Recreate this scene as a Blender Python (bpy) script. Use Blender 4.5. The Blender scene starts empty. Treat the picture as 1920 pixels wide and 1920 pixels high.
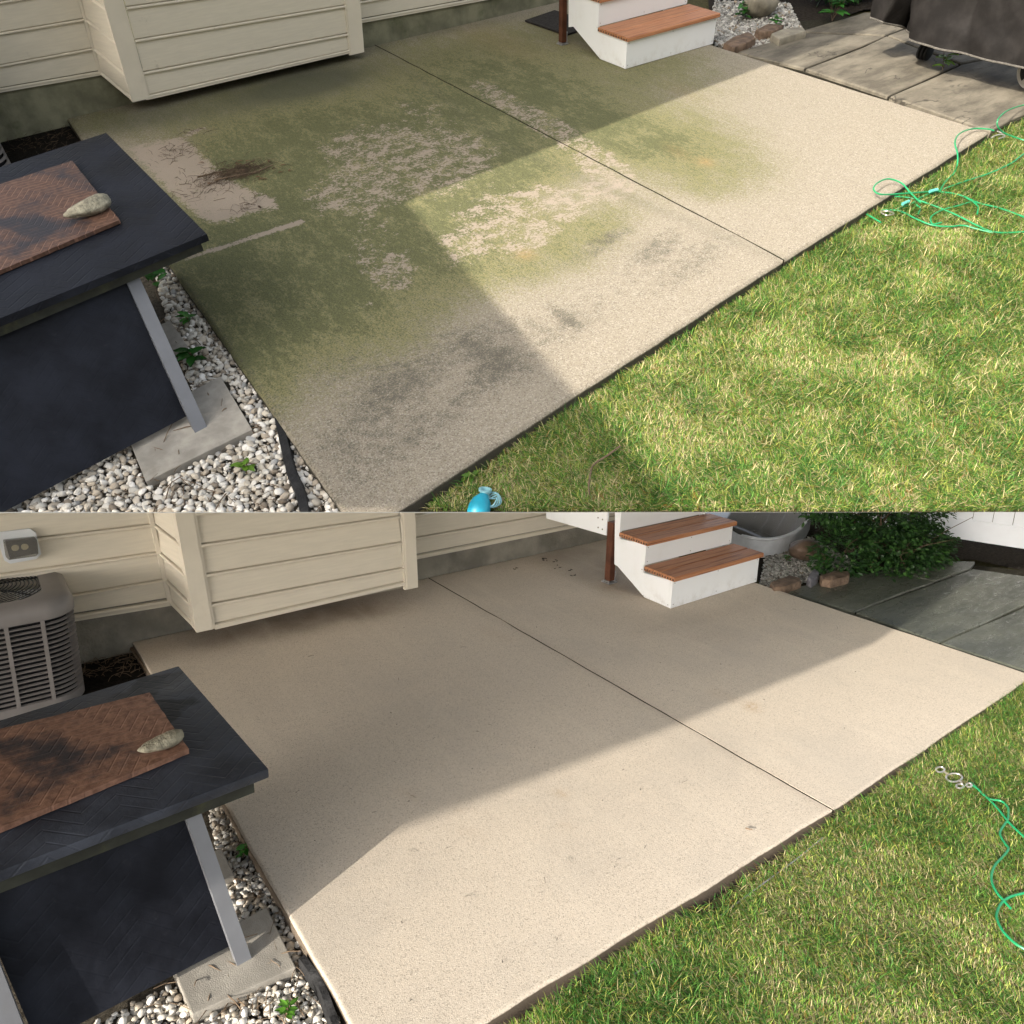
import bpy, bmesh, math, random
import numpy as np
from mathutils import Matrix, Vector, noise as mnoise

random.seed(7); rng = np.random.default_rng(7)
C = bpy.context.scene.collection
scene = bpy.context.scene

# ------------------------------------------------------------------ camera, sky, sun, exposure
FOCAL = 1400.0                       # in units of 1/1920 of the picture width
# rows: right, down, forward of the camera as seen from each yard (x along the house wall, -y to the lawn, z up)
R_UP = np.array([[0.825827, -0.56273, -0.036674], [-0.43547, -0.595045, -0.67549], [0.358296, 0.573809, -0.736456]])
C_UP = np.array([-3.56654, -7.74905, 2.26719])
R_LOW = np.array([[0.803826, -0.594454, 0.022115], [-0.138057, -0.222584, -0.965089], [0.578623, 0.77271, -0.260987]])
C_LOW = np.array([-2.54619, -4.3834, 1.86317])
def ortho(R):
    u, s, v = np.linalg.svd(R); return u @ v
R_UP, R_LOW = ortho(R_UP), ortho(R_LOW)

cam = bpy.data.cameras.new('camera'); cam_o = bpy.data.objects.new('camera', cam); C.objects.link(cam_o)
cam.sensor_width = 36.0; cam.lens = 36.0 * FOCAL / 1920.0; cam.clip_start = 0.05; cam.clip_end = 500
m = Matrix.Identity(4)
for i in range(3):
    m[i][0] = R_LOW[0][i]; m[i][1] = -R_LOW[1][i]; m[i][2] = -R_LOW[2][i]; m[i][3] = C_LOW[i]
cam_o.matrix_world = m
scene.camera = cam_o

SUN = Vector((-0.9282, -0.2197, 0.3090)).normalized()       # towards the sun
world = bpy.data.worlds.new('World'); scene.world = world; world.use_nodes = True
wn = world.node_tree.nodes; wl = world.node_tree.links
bg = wn['Background']; sky = wn.new('ShaderNodeTexSky'); sky.sky_type = 'NISHITA'; sky.sun_disc = False
sky.sun_elevation = math.asin(SUN.z); sky.sun_rotation = math.atan2(SUN.x, SUN.y)
sky.air_density = 1.0; sky.dust_density = 3.0; sky.ozone_density = 1.0
hs = wn.new('ShaderNodeHueSaturation'); hs.inputs['Saturation'].default_value = 0.35   # thin bright haze: a pale sky
wl.new(sky.outputs[0], hs.inputs['Color']); wl.new(hs.outputs[0], bg.inputs[0]); bg.inputs[1].default_value = 0.15
sun = bpy.data.lights.new('sun', 'SUN'); sun.energy = 2.75; sun.angle = math.radians(0.4); sun.color = (1.0, 0.93, 0.82)
sun_o = bpy.data.objects.new('sun', sun); C.objects.link(sun_o); sun_o.rotation_euler = SUN.to_track_quat('Z', 'Y').to_euler()
vs = scene.view_settings; vs.view_transform = 'Standard'; vs.look = 'None'; vs.exposure = 1.38; vs.gamma = 1.0

# ------------------------------------------------------------------ yards
class Yard:
    """One garden: its own level ground (z = 0 is the top of its patio), its place in the world, and where the viewer stands in it."""
    def __init__(s, R, Cc, W, clip):
        s.R, s.C, s.W, s.clip = R, Cc, W, clip
    def _d(s, px, py): return s.R.T @ np.array([(px - 960) / FOCAL, (py - 960) / FOCAL, 1.0])
    def on(s, ax, px, py, v):
        d = s._d(px, py); t = (v - s.C[ax]) / d[ax]; return s.C + t * d
    def z(s, px, py, v=0.0): return s.on(2, px, py, v)
    def y(s, px, py, v=0.0): return s.on(1, px, py, v)
    def x(s, px, py, v=0.0): return s.on(0, px, py, v)
    def px(s, P):
        q = (np.asarray(P) - s.C) @ s.R.T
        return np.stack([FOCAL * q[..., 0] / q[..., 2] + 960, FOCAL * q[..., 1] / q[..., 2] + 960], -1)
    def below(s, P):                  # > 0: beyond the front edge of the upper terrace
        return (np.asarray(P) - s.C) @ s.R[1]

M3 = R_LOW.T @ R_UP
W_UP = Matrix([[*M3[i], 0] for i in range(3)] + [[0, 0, 0, 1]])
tr = C_LOW - M3 @ C_UP
for i in range(3): W_UP[i][3] = tr[i]
UP = Yard(R_UP, C_UP, W_UP, True)
LOW = Yard(R_LOW, C_LOW, Matrix.Identity(4), False)
SUN_UP = np.array(M3.T @ np.array(SUN))

# ------------------------------------------------------------------ mesh helpers
def V(*a): return np.array(a, float)
class MB:
    def __init__(s): s.v = []; s.f = []; s.mi = []
    def add(s, vs_, fs, mi=0):
        o = len(s.v); s.v += [tuple(map(float, p)) for p in vs_]
        s.f += [tuple(i + o for i in f) for f in fs]; s.mi += [mi] * len(fs); return s
    def hexa(s, b, t, mi=0):           # 4 bottom + 4 top corners (same order)
        n = len(b); vs_ = list(b) + list(t)
        fs = [tuple(range(n))[::-1], tuple(range(n, 2 * n))] + [(i, (i + 1) % n, n + (i + 1) % n, n + i) for i in range(n)]
        return s.add(vs_, fs, mi)
    def box(s, c, sz, ax=None, mi=0):
        c = V(*c); h = V(*sz) / 2
        A = np.eye(3) if ax is None else np.array(ax, float)
        P = lambda a, b, d: c + a * h[0] * A[0] + b * h[1] * A[1] + d * h[2] * A[2]
        return s.hexa([P(-1, -1, -1), P(1, -1, -1), P(1, 1, -1), P(-1, 1, -1)], [P(-1, -1, 1), P(1, -1, 1), P(1, 1, 1), P(-1, 1, 1)], mi)
    def prism(s, pts, off, mi=0):      # planar outline pushed along off
        pts = [V(*p) for p in pts]; return s.hexa(pts, [p + V(*off) for p in pts], mi)
    def tube(s, path, r, n=8, closed=False, caps=True, mi=0):
        P = np.array(path, float); k = len(P); rs = np.full(k, r) if np.isscalar(r) else np.array(r, float)
        T = np.roll(P, -1, 0) - np.roll(P, 1, 0) if closed else np.gradient(P, axis=0)
        T /= np.linalg.norm(T, axis=1)[:, None] + 1e-12
        up = V(0, 0, 1) if abs(T[0][2]) < .9 else V(1, 0, 0)
        N = np.cross(T[0], up); N /= np.linalg.norm(N); vs_ = []
        for i in range(k):
            N = N - T[i] * (N @ T[i]); N /= np.linalg.norm(N) + 1e-12; B = np.cross(T[i], N)
            for j in range(n):
                a = 2 * math.pi * j / n; vs_.append(P[i] + rs[i] * (math.cos(a) * N + math.sin(a) * B))
        fs = []
        for i in range(k if closed else k - 1):
            i2 = (i + 1) % k
            for j in range(n): fs.append((i * n + j, i * n + (j + 1) % n, i2 * n + (j + 1) % n, i2 * n + j))
        if caps and not closed: fs += [tuple(range(n))[::-1], tuple((k - 1) * n + j for j in range(n))]
        return s.add(vs_, fs, mi)
    def grid(s, P, mi=0):              # P[n][m] of points
        n, mm = len(P), len(P[0]); vs_ = [p for r in P for p in r]
        return s.add(vs_, [(i * mm + j, i * mm + j + 1, (i + 1) * mm + j + 1, (i + 1) * mm + j) for i in range(n - 1) for j in range(mm - 1)], mi)
    def lathe(s, base, axis, prof, n=24, mi=0):   # prof: (radius, height along axis)
        ax = V(*axis) / np.linalg.norm(axis); u = np.cross(ax, V(0, 0, 1) if abs(ax[2]) < .9 else V(1, 0, 0)); u /= np.linalg.norm(u); w = np.cross(ax, u)
        vs_ = []
        for r, h in prof:
            for j in range(n):
                a = 2 * math.pi * j / n; vs_.append(V(*base) + ax * h + r * (math.cos(a) * u + math.sin(a) * w))
        fs = [(i * n + j, i * n + (j + 1) % n, (i + 1) * n + (j + 1) % n, (i + 1) * n + j) for i in range(len(prof) - 1) for j in range(n)]
        fs += [tuple(range(n))[::-1], tuple((len(prof) - 1) * n + j for j in range(n))]
        return s.add(vs_, fs, mi)

def spline(pts, n=8):
    P = np.array(pts, float); out = []
    E = np.vstack([2 * P[0] - P[1], P, 2 * P[-1] - P[-2]])
    for i in range(1, len(E) - 2):
        p0, p1, p2, p3 = E[i - 1:i + 3]
        for t in np.linspace(0, 1, n, endpoint=False):
            out.append(.5 * (2 * p1 + (p2 - p0) * t + (2 * p0 - 5 * p1 + 4 * p2 - p3) * t * t + (3 * p1 - p0 - 3 * p2 + p3) * t ** 3))
    out.append(P[-1]); return np.array(out)

def make_mesh(name, mb, mats, base, yard, clip=None, smooth=35, bevel=0, recess=0.):
    me = bpy.data.meshes.new(name)
    vs_ = np.array(mb.v, float).reshape(-1, 3) - V(*base)
    me.from_pydata(vs_.tolist(), [], mb.f)
    for mm in (mats if isinstance(mats, (list, tuple)) else [mats]): me.materials.append(mm)
    if any(mb.mi): me.polygons.foreach_set('material_index', mb.mi)
    clip = yard.clip if clip is None else clip
    bm = bmesh.new(); bm.from_mesh(me)
    bmesh.ops.recalc_face_normals(bm, faces=bm.faces)
    if clip and len(vs_) and ((yard.below(np.array(mb.v)) > -1e-4) == yard.clip).any():
        co = Vector(yard.C - V(*base) - yard.R[1] * recess); no = Vector(yard.R[1])
        r = bmesh.ops.bisect_plane(bm, geom=bm.verts[:] + bm.edges[:] + bm.faces[:], plane_co=co, plane_no=no if yard.clip else -no, clear_outer=True)
        ed = [e for e in r['geom_cut'] if isinstance(e, bmesh.types.BMEdge)]
        if ed and len(ed) < 400: bmesh.ops.triangle_fill(bm, edges=ed, use_beauty=True)
    if bevel:
        es = [e for e in bm.edges if len(e.link_faces) == 2 and e.calc_face_angle(0) > .6]
        bmesh.ops.bevel(bm, geom=es, offset=bevel, segments=2, profile=.6, affect='EDGES', clamp_overlap=True)
    bm.to_mesh(me); bm.free()
    if smooth:
        me.polygons.foreach_set('use_smooth', [True] * len(me.polygons)); me.set_sharp_from_angle(angle=math.radians(smooth))
    return me

def tag(o, label=None, cat=None, group=None, kind=None):
    if label: o['label'] = label
    if cat: o['category'] = cat
    if group: o['group'] = group
    if kind: o['kind'] = kind
    return o
BASE = {}
def thing(yard, name, label, cat, base, group=None):
    o = bpy.data.objects.new(name, None); C.objects.link(o); o.empty_display_size = .1
    o.matrix_world = yard.W @ Matrix.Translation(Vector(base)); tag(o, label, cat, group); BASE[o] = (yard, V(*base)); return o
def part(parent, name, mb, mats, **k):
    lab = k.pop('label', None)
    yard, base = BASE[parent]; o = bpy.data.objects.new(name, make_mesh(name, mb, mats, base, yard, **k))
    C.objects.link(o); o.parent = parent; BASE[o] = (yard, base)
    if lab: o['label'] = lab
    return o
def solo(yard, name, mb, mats, base, label=None, cat=None, group=None, kind=None, **k):
    o = bpy.data.objects.new(name, make_mesh(name, mb, mats, base, yard, **k)); C.objects.link(o)
    o.matrix_world = yard.W @ Matrix.Translation(Vector(base)); BASE[o] = (yard, V(*base)); return tag(o, label, cat, group, kind)

# ------------------------------------------------------------------ materials
class NT:
    def __init__(s, name, rough=.7, spec=.3, metal=0):
        s.m = bpy.data.materials.new(name); s.m.use_nodes = True; s.t = s.m.node_tree; s.b = s.t.nodes['Principled BSDF']
        s.b.inputs['Roughness'].default_value = rough; s.b.inputs['Specular IOR Level'].default_value = spec; s.b.inputs['Metallic'].default_value = metal
        s.co = s.t.nodes.new('ShaderNodeTexCoord').outputs['Object']
    def n(s, ty, ins=None, **k):
        o = s.t.nodes.new(ty)
        for a, b in k.items(): setattr(o, a, b)
        for a, b in (ins or {}).items(): s.set(o.inputs[a], b)
        return o
    def set(s, i, v):
        if isinstance(v, bpy.types.NodeSocket): s.t.links.new(v, i)
        else: i.default_value = v
    def noise(s, scale, detail=3, rough=.55, co=None, dim='3D', dist=0):
        return s.n('ShaderNodeTexNoise', {'Vector': co or s.co, 'Scale': scale, 'Detail': detail, 'Roughness': rough, 'Distortion': dist}).outputs['Fac']
    def vor(s, scale, feature='F1', out='Distance', co=None):
        return s.n('ShaderNodeTexVoronoi', {'Vector': co or s.co, 'Scale': scale}, feature=feature).outputs[out]
    def map(s, v, a, b, c=0., d=1., smooth=True):
        return s.n('ShaderNodeMapRange', {0: v, 1: a, 2: b, 3: c, 4: d}, interpolation_type='SMOOTHSTEP' if smooth else 'LINEAR', clamp=True).outputs[0]
    def math(s, op, a, b=0., c=0.):
        return s.n('ShaderNodeMath', {0: a, 1: b, 2: c}, operation=op).outputs[0]
    def mix(s, f, a, b, mode='MIX'):
        o = s.n('ShaderNodeMix', data_type='RGBA', blend_type=mode)
        s.set(o.inputs[0], f)
        for k, v in ((6, a), (7, b)):
            s.set(o.inputs[k], v if isinstance(v, bpy.types.NodeSocket) else (*v, 1.) if len(v) == 3 else v)
        return o.outputs[2]
    def attr(s, name, out='Color'): return s.n('ShaderNodeAttribute', attribute_name=name).outputs[out]
    def sep(s, c):
        o = s.n('ShaderNodeSeparateColor', {0: c}); return o.outputs[0], o.outputs[1], o.outputs[2]
    def sepv(s, c=None):
        o = s.n('ShaderNodeSeparateXYZ', {0: c or s.co}); return o.outputs
    def comb(s, x, y, z): return s.n('ShaderNodeCombineXYZ', {0: x, 1: y, 2: z}).outputs[0]
    def bump(s, h, dist=.01, strength=1.):
        s.set(s.b.inputs['Normal'], s.n('ShaderNodeBump', {'Height': h, 'Distance': dist, 'Strength': strength}).outputs[0]); return s
    def col(s, c): s.set(s.b.inputs['Base Color'], c if isinstance(c, bpy.types.NodeSocket) else (*c, 1.)); return s
    def rough(s, r): s.set(s.b.inputs['Roughness'], r); return s

def simple(name, c, rough=.7, var=.15, scale=12, spec=.3, metal=0, bump=0, bscale=200, dirt=None):
    t = NT(name, rough, spec, metal)
    k = t.map(t.noise(scale, 5), .3, .7)
    out = t.mix(k, [x * (1 - var) for x in c], [min(1, x * (1 + var)) for x in c])
    if dirt: out = t.mix(t.map(t.noise(scale * .6, 8, .7), .52, .78, 0, dirt[1]), out, dirt[0])
    t.col(out)
    if bump: t.bump(t.noise(bscale, 4), bump)
    return t.m

def concrete(name, stained):
    t = NT(name, .88, .25)
    mask = t.attr('stain'); G, Bare, Mold = t.sep(mask)
    m2 = t.attr('stain_shade'); Rust, DampShade, Clean = t.sep(m2)
    fine = t.noise(520, 2, .6); mid = t.noise(120, 3, .6); big = t.noise(2.2, 5, .6)
    grain = t.vor(330); speck = t.vor(120)
    lo, hi = ((.222, .188, .140), (.338, .296, .233)) if stained else ((.530, .453, .362), (.635, .548, .445))
    c = t.mix(t.map(t.math('ADD', t.math('MULTIPLY', fine, .6), t.math('MULTIPLY', t.noise(150 if stained else 330, 2, .7), .4)), .3, .7), lo, hi)
    c = t.mix(t.map(big, .3, .7, 0, .35), c, [x * .82 for x in hi])
    # sand grains: pale and dark specks in the broom finish
    sc = t.vor(170 if stained else 300, out='Color'); sr, sg, sb = t.sep(sc)
    c = t.mix(t.map(sr, .74, .86, 0, .5 if stained else .3), c, (.44, .40, .34) if stained else (.80, .73, .63))
    c = t.mix(t.map(sg, .82, .92, 0, .55 if stained else .42), c, (.13, .105, .08))
    c = t.mix(t.math('MULTIPLY', t.map(speck, .16, .10), t.map(t.vor(120, out='Color'), .93, .96)), c, (.10, .08, .065))
    if stained:
        st_ = t.n('ShaderNodeMapping', {'Vector': t.co, 'Scale': (1.7, .75, 1), 'Rotation': (0, 0, .1)}).outputs[0]; n1 = t.noise(27, 7, .78, st_); n2 = t.noise(46, 6, .8); n3 = t.noise(4, 7, .74, st_); n4 = t.noise(105, 4, .8)
        g = t.math('MULTIPLY', G, t.map(n3, .25, .7, .55, 1.25))
        gcol = t.mix(t.map(n1, .35, .65), (.190, .178, .058), (.082, .092, .036))
        gcol = t.mix(t.map(n4, .42, .68), gcol, (.25, .23, .115))
        film = t.map(t.math('ADD', g, t.math('MULTIPLY', t.math('SUBTRACT', n2, .5), 1.5)), .0, .62, 0, .84)
        c = t.mix(film, c, gcol)
        gd = t.map(t.math('ADD', g, t.math('MULTIPLY', t.math('SUBTRACT', n1, .5), 1.3)), .60, 1.05, 0, .5)
        c = t.mix(gd, c, (.045, .062, .022)); c = t.mix(t.math('MULTIPLY', t.map(n4, .48, .36), t.map(g, .05, .45, 0, .85)), c, (.055, .056, .030))
        fl = t.math('ADD', t.math('MULTIPLY', n2, .55), t.math('MULTIPLY', t.noise(9, 5, .7), .45))
        bare = t.map(t.math('ADD', fl, t.math('SUBTRACT', t.math('MULTIPLY', Bare, .40), .80)), .0, .016)
        bc = t.mix(t.map(fine, .25, .75), (.27, .215, .17), (.40, .335, .275))
        c = t.mix(t.math('MULTIPLY', bare, .9), c, bc)
        md = t.map(t.math('ADD', t.math('MULTIPLY', Mold, .62), t.math('MULTIPLY', t.math('SUBTRACT', t.math('ADD', t.math('MULTIPLY', t.noise(100, 5, .85), .65), t.math('MULTIPLY', t.noise(16, 6, .75), .35)), .5), 3.2)), .22, .62, 0, .82)
        c = t.mix(t.math('MULTIPLY', md, t.map(Mold, .0, .22)), c, (.085, .078, .06))
    else:
        wet = t.math('MULTIPLY', DampShade, t.map(t.noise(3, 5), .3, .7, .6, 1.1))  # damp stains, plus the shade painted under the bump-out
        c = t.mix(t.math('MULTIPLY', wet, .72), c, (.15, .105, .07))  # damp stains and the painted bump-out shade
        c = t.mix(t.map(t.noise(1.3, 5, .65), .42, .72, 0, .38), c, (.40, .36, .31)); c = t.mix(t.map(t.noise(2.2, 5, .7, t.n('ShaderNodeMapping', {'Vector': t.co, 'Scale': (3.2, .45, 1), 'Rotation': (0, 0, .12)}).outputs[0]), .50, .72, 0, .22), c, (.68, .60, .49)); c = t.mix(t.map(t.noise(17, 6, .8), .60, .74, 0, .22), c, (.36, .29, .21))
    c = t.mix(t.math('MULTIPLY', Rust, t.map(t.noise(40, 5), .3, .6, .1, .5)), c, (.34, .20, .08))
    if stained: c = t.mix(t.math('MULTIPLY', DampShade, .75), c, (.06, .065, .045))
    # slab flanks: soil-stained
    z = t.sepv()[2]
    nz = t.math('ADD', z, t.math('MULTIPLY', t.math('SUBTRACT', t.noise(30, 4), .5), .02 if stained else .008))
    c = t.mix(t.map(nz, *((-.010, -.028) if stained else (-.003, -.009)), 0, .9), c, (.085, .062, .042) if not stained else (.05, .045, .032))
    t.col(c)
    h = t.math('ADD', t.math('MULTIPLY', fine, .5), t.math('ADD', t.math('MULTIPLY', mid, .5), t.math('MULTIPLY', grain, -.35)))
    broom = t.n('ShaderNodeTexWave', {'Vector': t.co, 'Scale': 38, 'Distortion': 6, 'Detail': 3, 'Detail Scale': 3}, bands_direction='Y').outputs['Fac']
    t.bump(t.math('ADD', h, t.math('MULTIPLY', broom, .16)), .004, .9 if stained else .32)
    return t.m

def siding_mat(name, c, dirty):
    t = NT(name, .42, .35)
    st = t.n('ShaderNodeMapping', {'Vector': t.co, 'Scale': (1.2, 1.2, 14)}).outputs[0]
    k = t.map(t.noise(5, 5, .6, st), .3, .75)
    cc = t.mix(k, [x * .95 for x in c], [min(1, x * 1.04) for x in c])
    if dirty:
        cc = t.mix(t.map(t.noise(9, 7, .75), .60, .80, 0, .45), cc, (.20, .17, .12))
        cc = t.mix(t.map(t.noise(60, 4, .8), .68, .78, 0, .55), cc, (.14, .10, .07))
    else:
        cc = t.mix(t.map(t.noise(7, 6, .75), .62, .85, 0, .25), cc, (.25, .22, .17))
    t.col(cc); t.bump(t.noise(70, 3, .5, t.n('ShaderNodeMapping', {'Vector': t.co, 'Scale': (.25, .25, 4)}).outputs[0]), .0006); return t.m

def tread_mat(name):
    t = NT(name, .5, .25)
    st = t.n('ShaderNodeMapping', {'Vector': t.co, 'Scale': (.8, 22, 22)}).outputs[0]
    k = t.noise(6, 6, .65, st); k2 = t.noise(2.3, 3, .6, st)
    c = t.mix(t.map(k, .3, .7), (.34, .135, .062), (.48, .235, .12)); c = t.mix(t.map(k2, .5, .68, 0, .8), c, (.16, .058, .03))
    t.col(c); t.bump(k, .0015); return t.m

def slate_mat(name, blotch):
    t = NT(name, .5, .30 if blotch else .12)
    x, y, z = t.sepv()
    n = t.noise(3.5, 6, .65); n2 = t.noise(24, 5, .7)
    c = t.mix(t.map(n, .3, .72), (.0065, .0072, .0105), (.0185, .021, .0295))
    c = t.mix(t.map(n2, .60, .8, 0, .35), c, (.045, .047, .054))
    if blotch: c = t.mix(t.map(n, .3, .72), (.020, .0225, .031), (.058, .066, .088)); c = t.mix(t.map(n2, .58, .8, 0, .4), c, (.10, .105, .12))  # bluish sheen painted into the lower tabletop's base colour
    if blotch: c = t.mix(t.map(t.noise(2.6, 4), .56, .60, 0, .88), c, (.010, .010, .012))
    t.col(c); t.rough(t.map(n, .3, .7, .42, .62))
    f = 8. if blotch is False else 11.
    tri = t.math('ABSOLUTE', t.math('SUBTRACT', t.math('FRACT', t.math('MULTIPLY', x, f * .5)), .5))
    w = t.math('FRACT', t.math('ADD', t.math('MULTIPLY', t.math('ADD', y, z), f * 1.6), t.math('MULTIPLY', tri, 3.2)))
    groove = t.map(t.math('ABSOLUTE', t.math('SUBTRACT', w, .5)), .03, .10)
    t.bump(t.math('ADD', groove, t.math('MULTIPLY', t.noise(40, 5), 1.6)), .004, .35 if blotch is not None else .2); return t.m

def lid_mat(name, rot, k=1., th=(.46, .60)):
    t = NT(name, .55, .3)
    co = t.n('ShaderNodeMapping', {'Vector': t.co, 'Rotation': (0, 0, rot)}).outputs[0]
    x, y, z = t.sepv(co); f = 13.
    tri = t.math('ABSOLUTE', t.math('SUBTRACT', t.math('FRACT', t.math('MULTIPLY', x, f * .42)), .5))
    w = t.math('FRACT', t.math('ADD', t.math('MULTIPLY', y, f * 1.9), t.math('MULTIPLY', tri, 3.)))
    groove = t.map(t.math('ABSOLUTE', t.math('SUBTRACT', w, .5)), .02, .12)
    n = t.math('ADD', t.math('MULTIPLY', t.noise(2.4, 3, .5, dist=.3), .7), t.math('MULTIPLY', t.noise(14, 5, .7), .3)); n2 = t.noise(40, 5, .7)
    r = t.mix(t.map(n2, .3, .7), [v * k for v in (.070, .035, .023)], [v * k for v in (.150, .082, .056)])
    r = t.mix(t.map(groove, .6, 0., 0, .7), r, (.26, .145, .10))
    c = t.mix(t.map(n, th[0], th[1], 0, .92), r, (.022, .024, .032))
    geo = t.n('ShaderNodeNewGeometry').outputs['Normal']
    t.col(c); t.bump(t.math('ADD', groove, t.math('MULTIPLY', n2, 1.3)), .005, .35); return t.m

def flag_mat(name, wet):
    t = NT(name, .30 if wet else .75, .45 if wet else .25)
    st = t.n('ShaderNodeMapping', {'Vector': t.co, 'Scale': (.7, 1.8, 1)}).outputs[0]
    n = t.noise(3, 7, .68, st); n2 = t.noise(11, 6, .72, st); n3 = t.noise(180, 2)
    a, b = ((.065, .070, .056), (.125, .13, .103)) if wet else ((.080, .070, .054), (.185, .163, .125))
    c = t.mix(t.map(n, .32, .68), a, b); c = t.mix(t.map(n2, .58, .76, 0, .5), c, [x * .5 for x in a])
    c = t.mix(t.map(n2, .40, .25, 0, .35), c, [x * 1.5 for x in b]); c = t.mix(t.map(n3, .6, .75, 0, .25), c, [x * 1.4 for x in b])
    cr = t.map(t.math('ABSOLUTE', t.math('SUBTRACT', t.noise(1.5, 4, .55, st, dist=.6), .47)), .0, .010, 1, 0); cr = t.math('MULTIPLY', cr, t.map(t.noise(2.1, 2), .5, .56))
    c = t.mix(t.math('MULTIPLY', cr, .8), c, [x * .3 for x in a])
    t.col(c)
    steps = t.n('ShaderNodeMath', {0: t.math('MULTIPLY', n, 9.)}, operation='FLOOR').outputs[0]
    t.bump(t.math('ADD', t.math('MULTIPLY', steps, .10), t.math('MULTIPLY', n2, .35)), .02, .8)
    if wet: t.rough(t.map(n2, .3, .7, .2, .5))
    return t.m

def attr_mat(name, rough=.6, spec=.3, trans=0, mul=1.):
    t = NT(name, rough, spec)
    c = t.attr('tint')
    t.col(c)
    if trans:
        tr_ = t.n('ShaderNodeBsdfTranslucent', {0: c}); mx = t.n('ShaderNodeMixShader', {0: trans})
        t.t.links.new(t.b.outputs[0], mx.inputs[1]); t.t.links.new(tr_.outputs[0], mx.inputs[2])
        t.t.links.new(mx.outputs[0], t.t.nodes['Material Output'].inputs[0])
    return t.m

def soil_mat(name, a, b, bump=.03):
    t = NT(name, .95, .1); n = t.noise(35, 6, .75); k = t.noise(4, 4)
    t.col(t.mix(t.map(n, .3, .7), a, b)); t.bump(t.math('ADD', n, t.math('MULTIPLY', k, .6)), bump); return t.m

def cover_mat():
    t = NT('grill_cover_fabric', .7, .1)
    n = t.noise(6, 6, .65); f = t.noise(420, 2)
    c = t.mix(t.map(n, .35, .7), (.011, .010, .0095), (.021, .019, .018)); c = t.mix(t.map(f, .6, .8, 0, .3), c, (.06, .055, .05)); t.col(c)
    t.bump(t.math('ADD', t.noise(2.6, 4, .5, dist=.6), t.math('MULTIPLY', t.noise(9, 3, .5), .25)), .05, .35); return t.m

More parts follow.
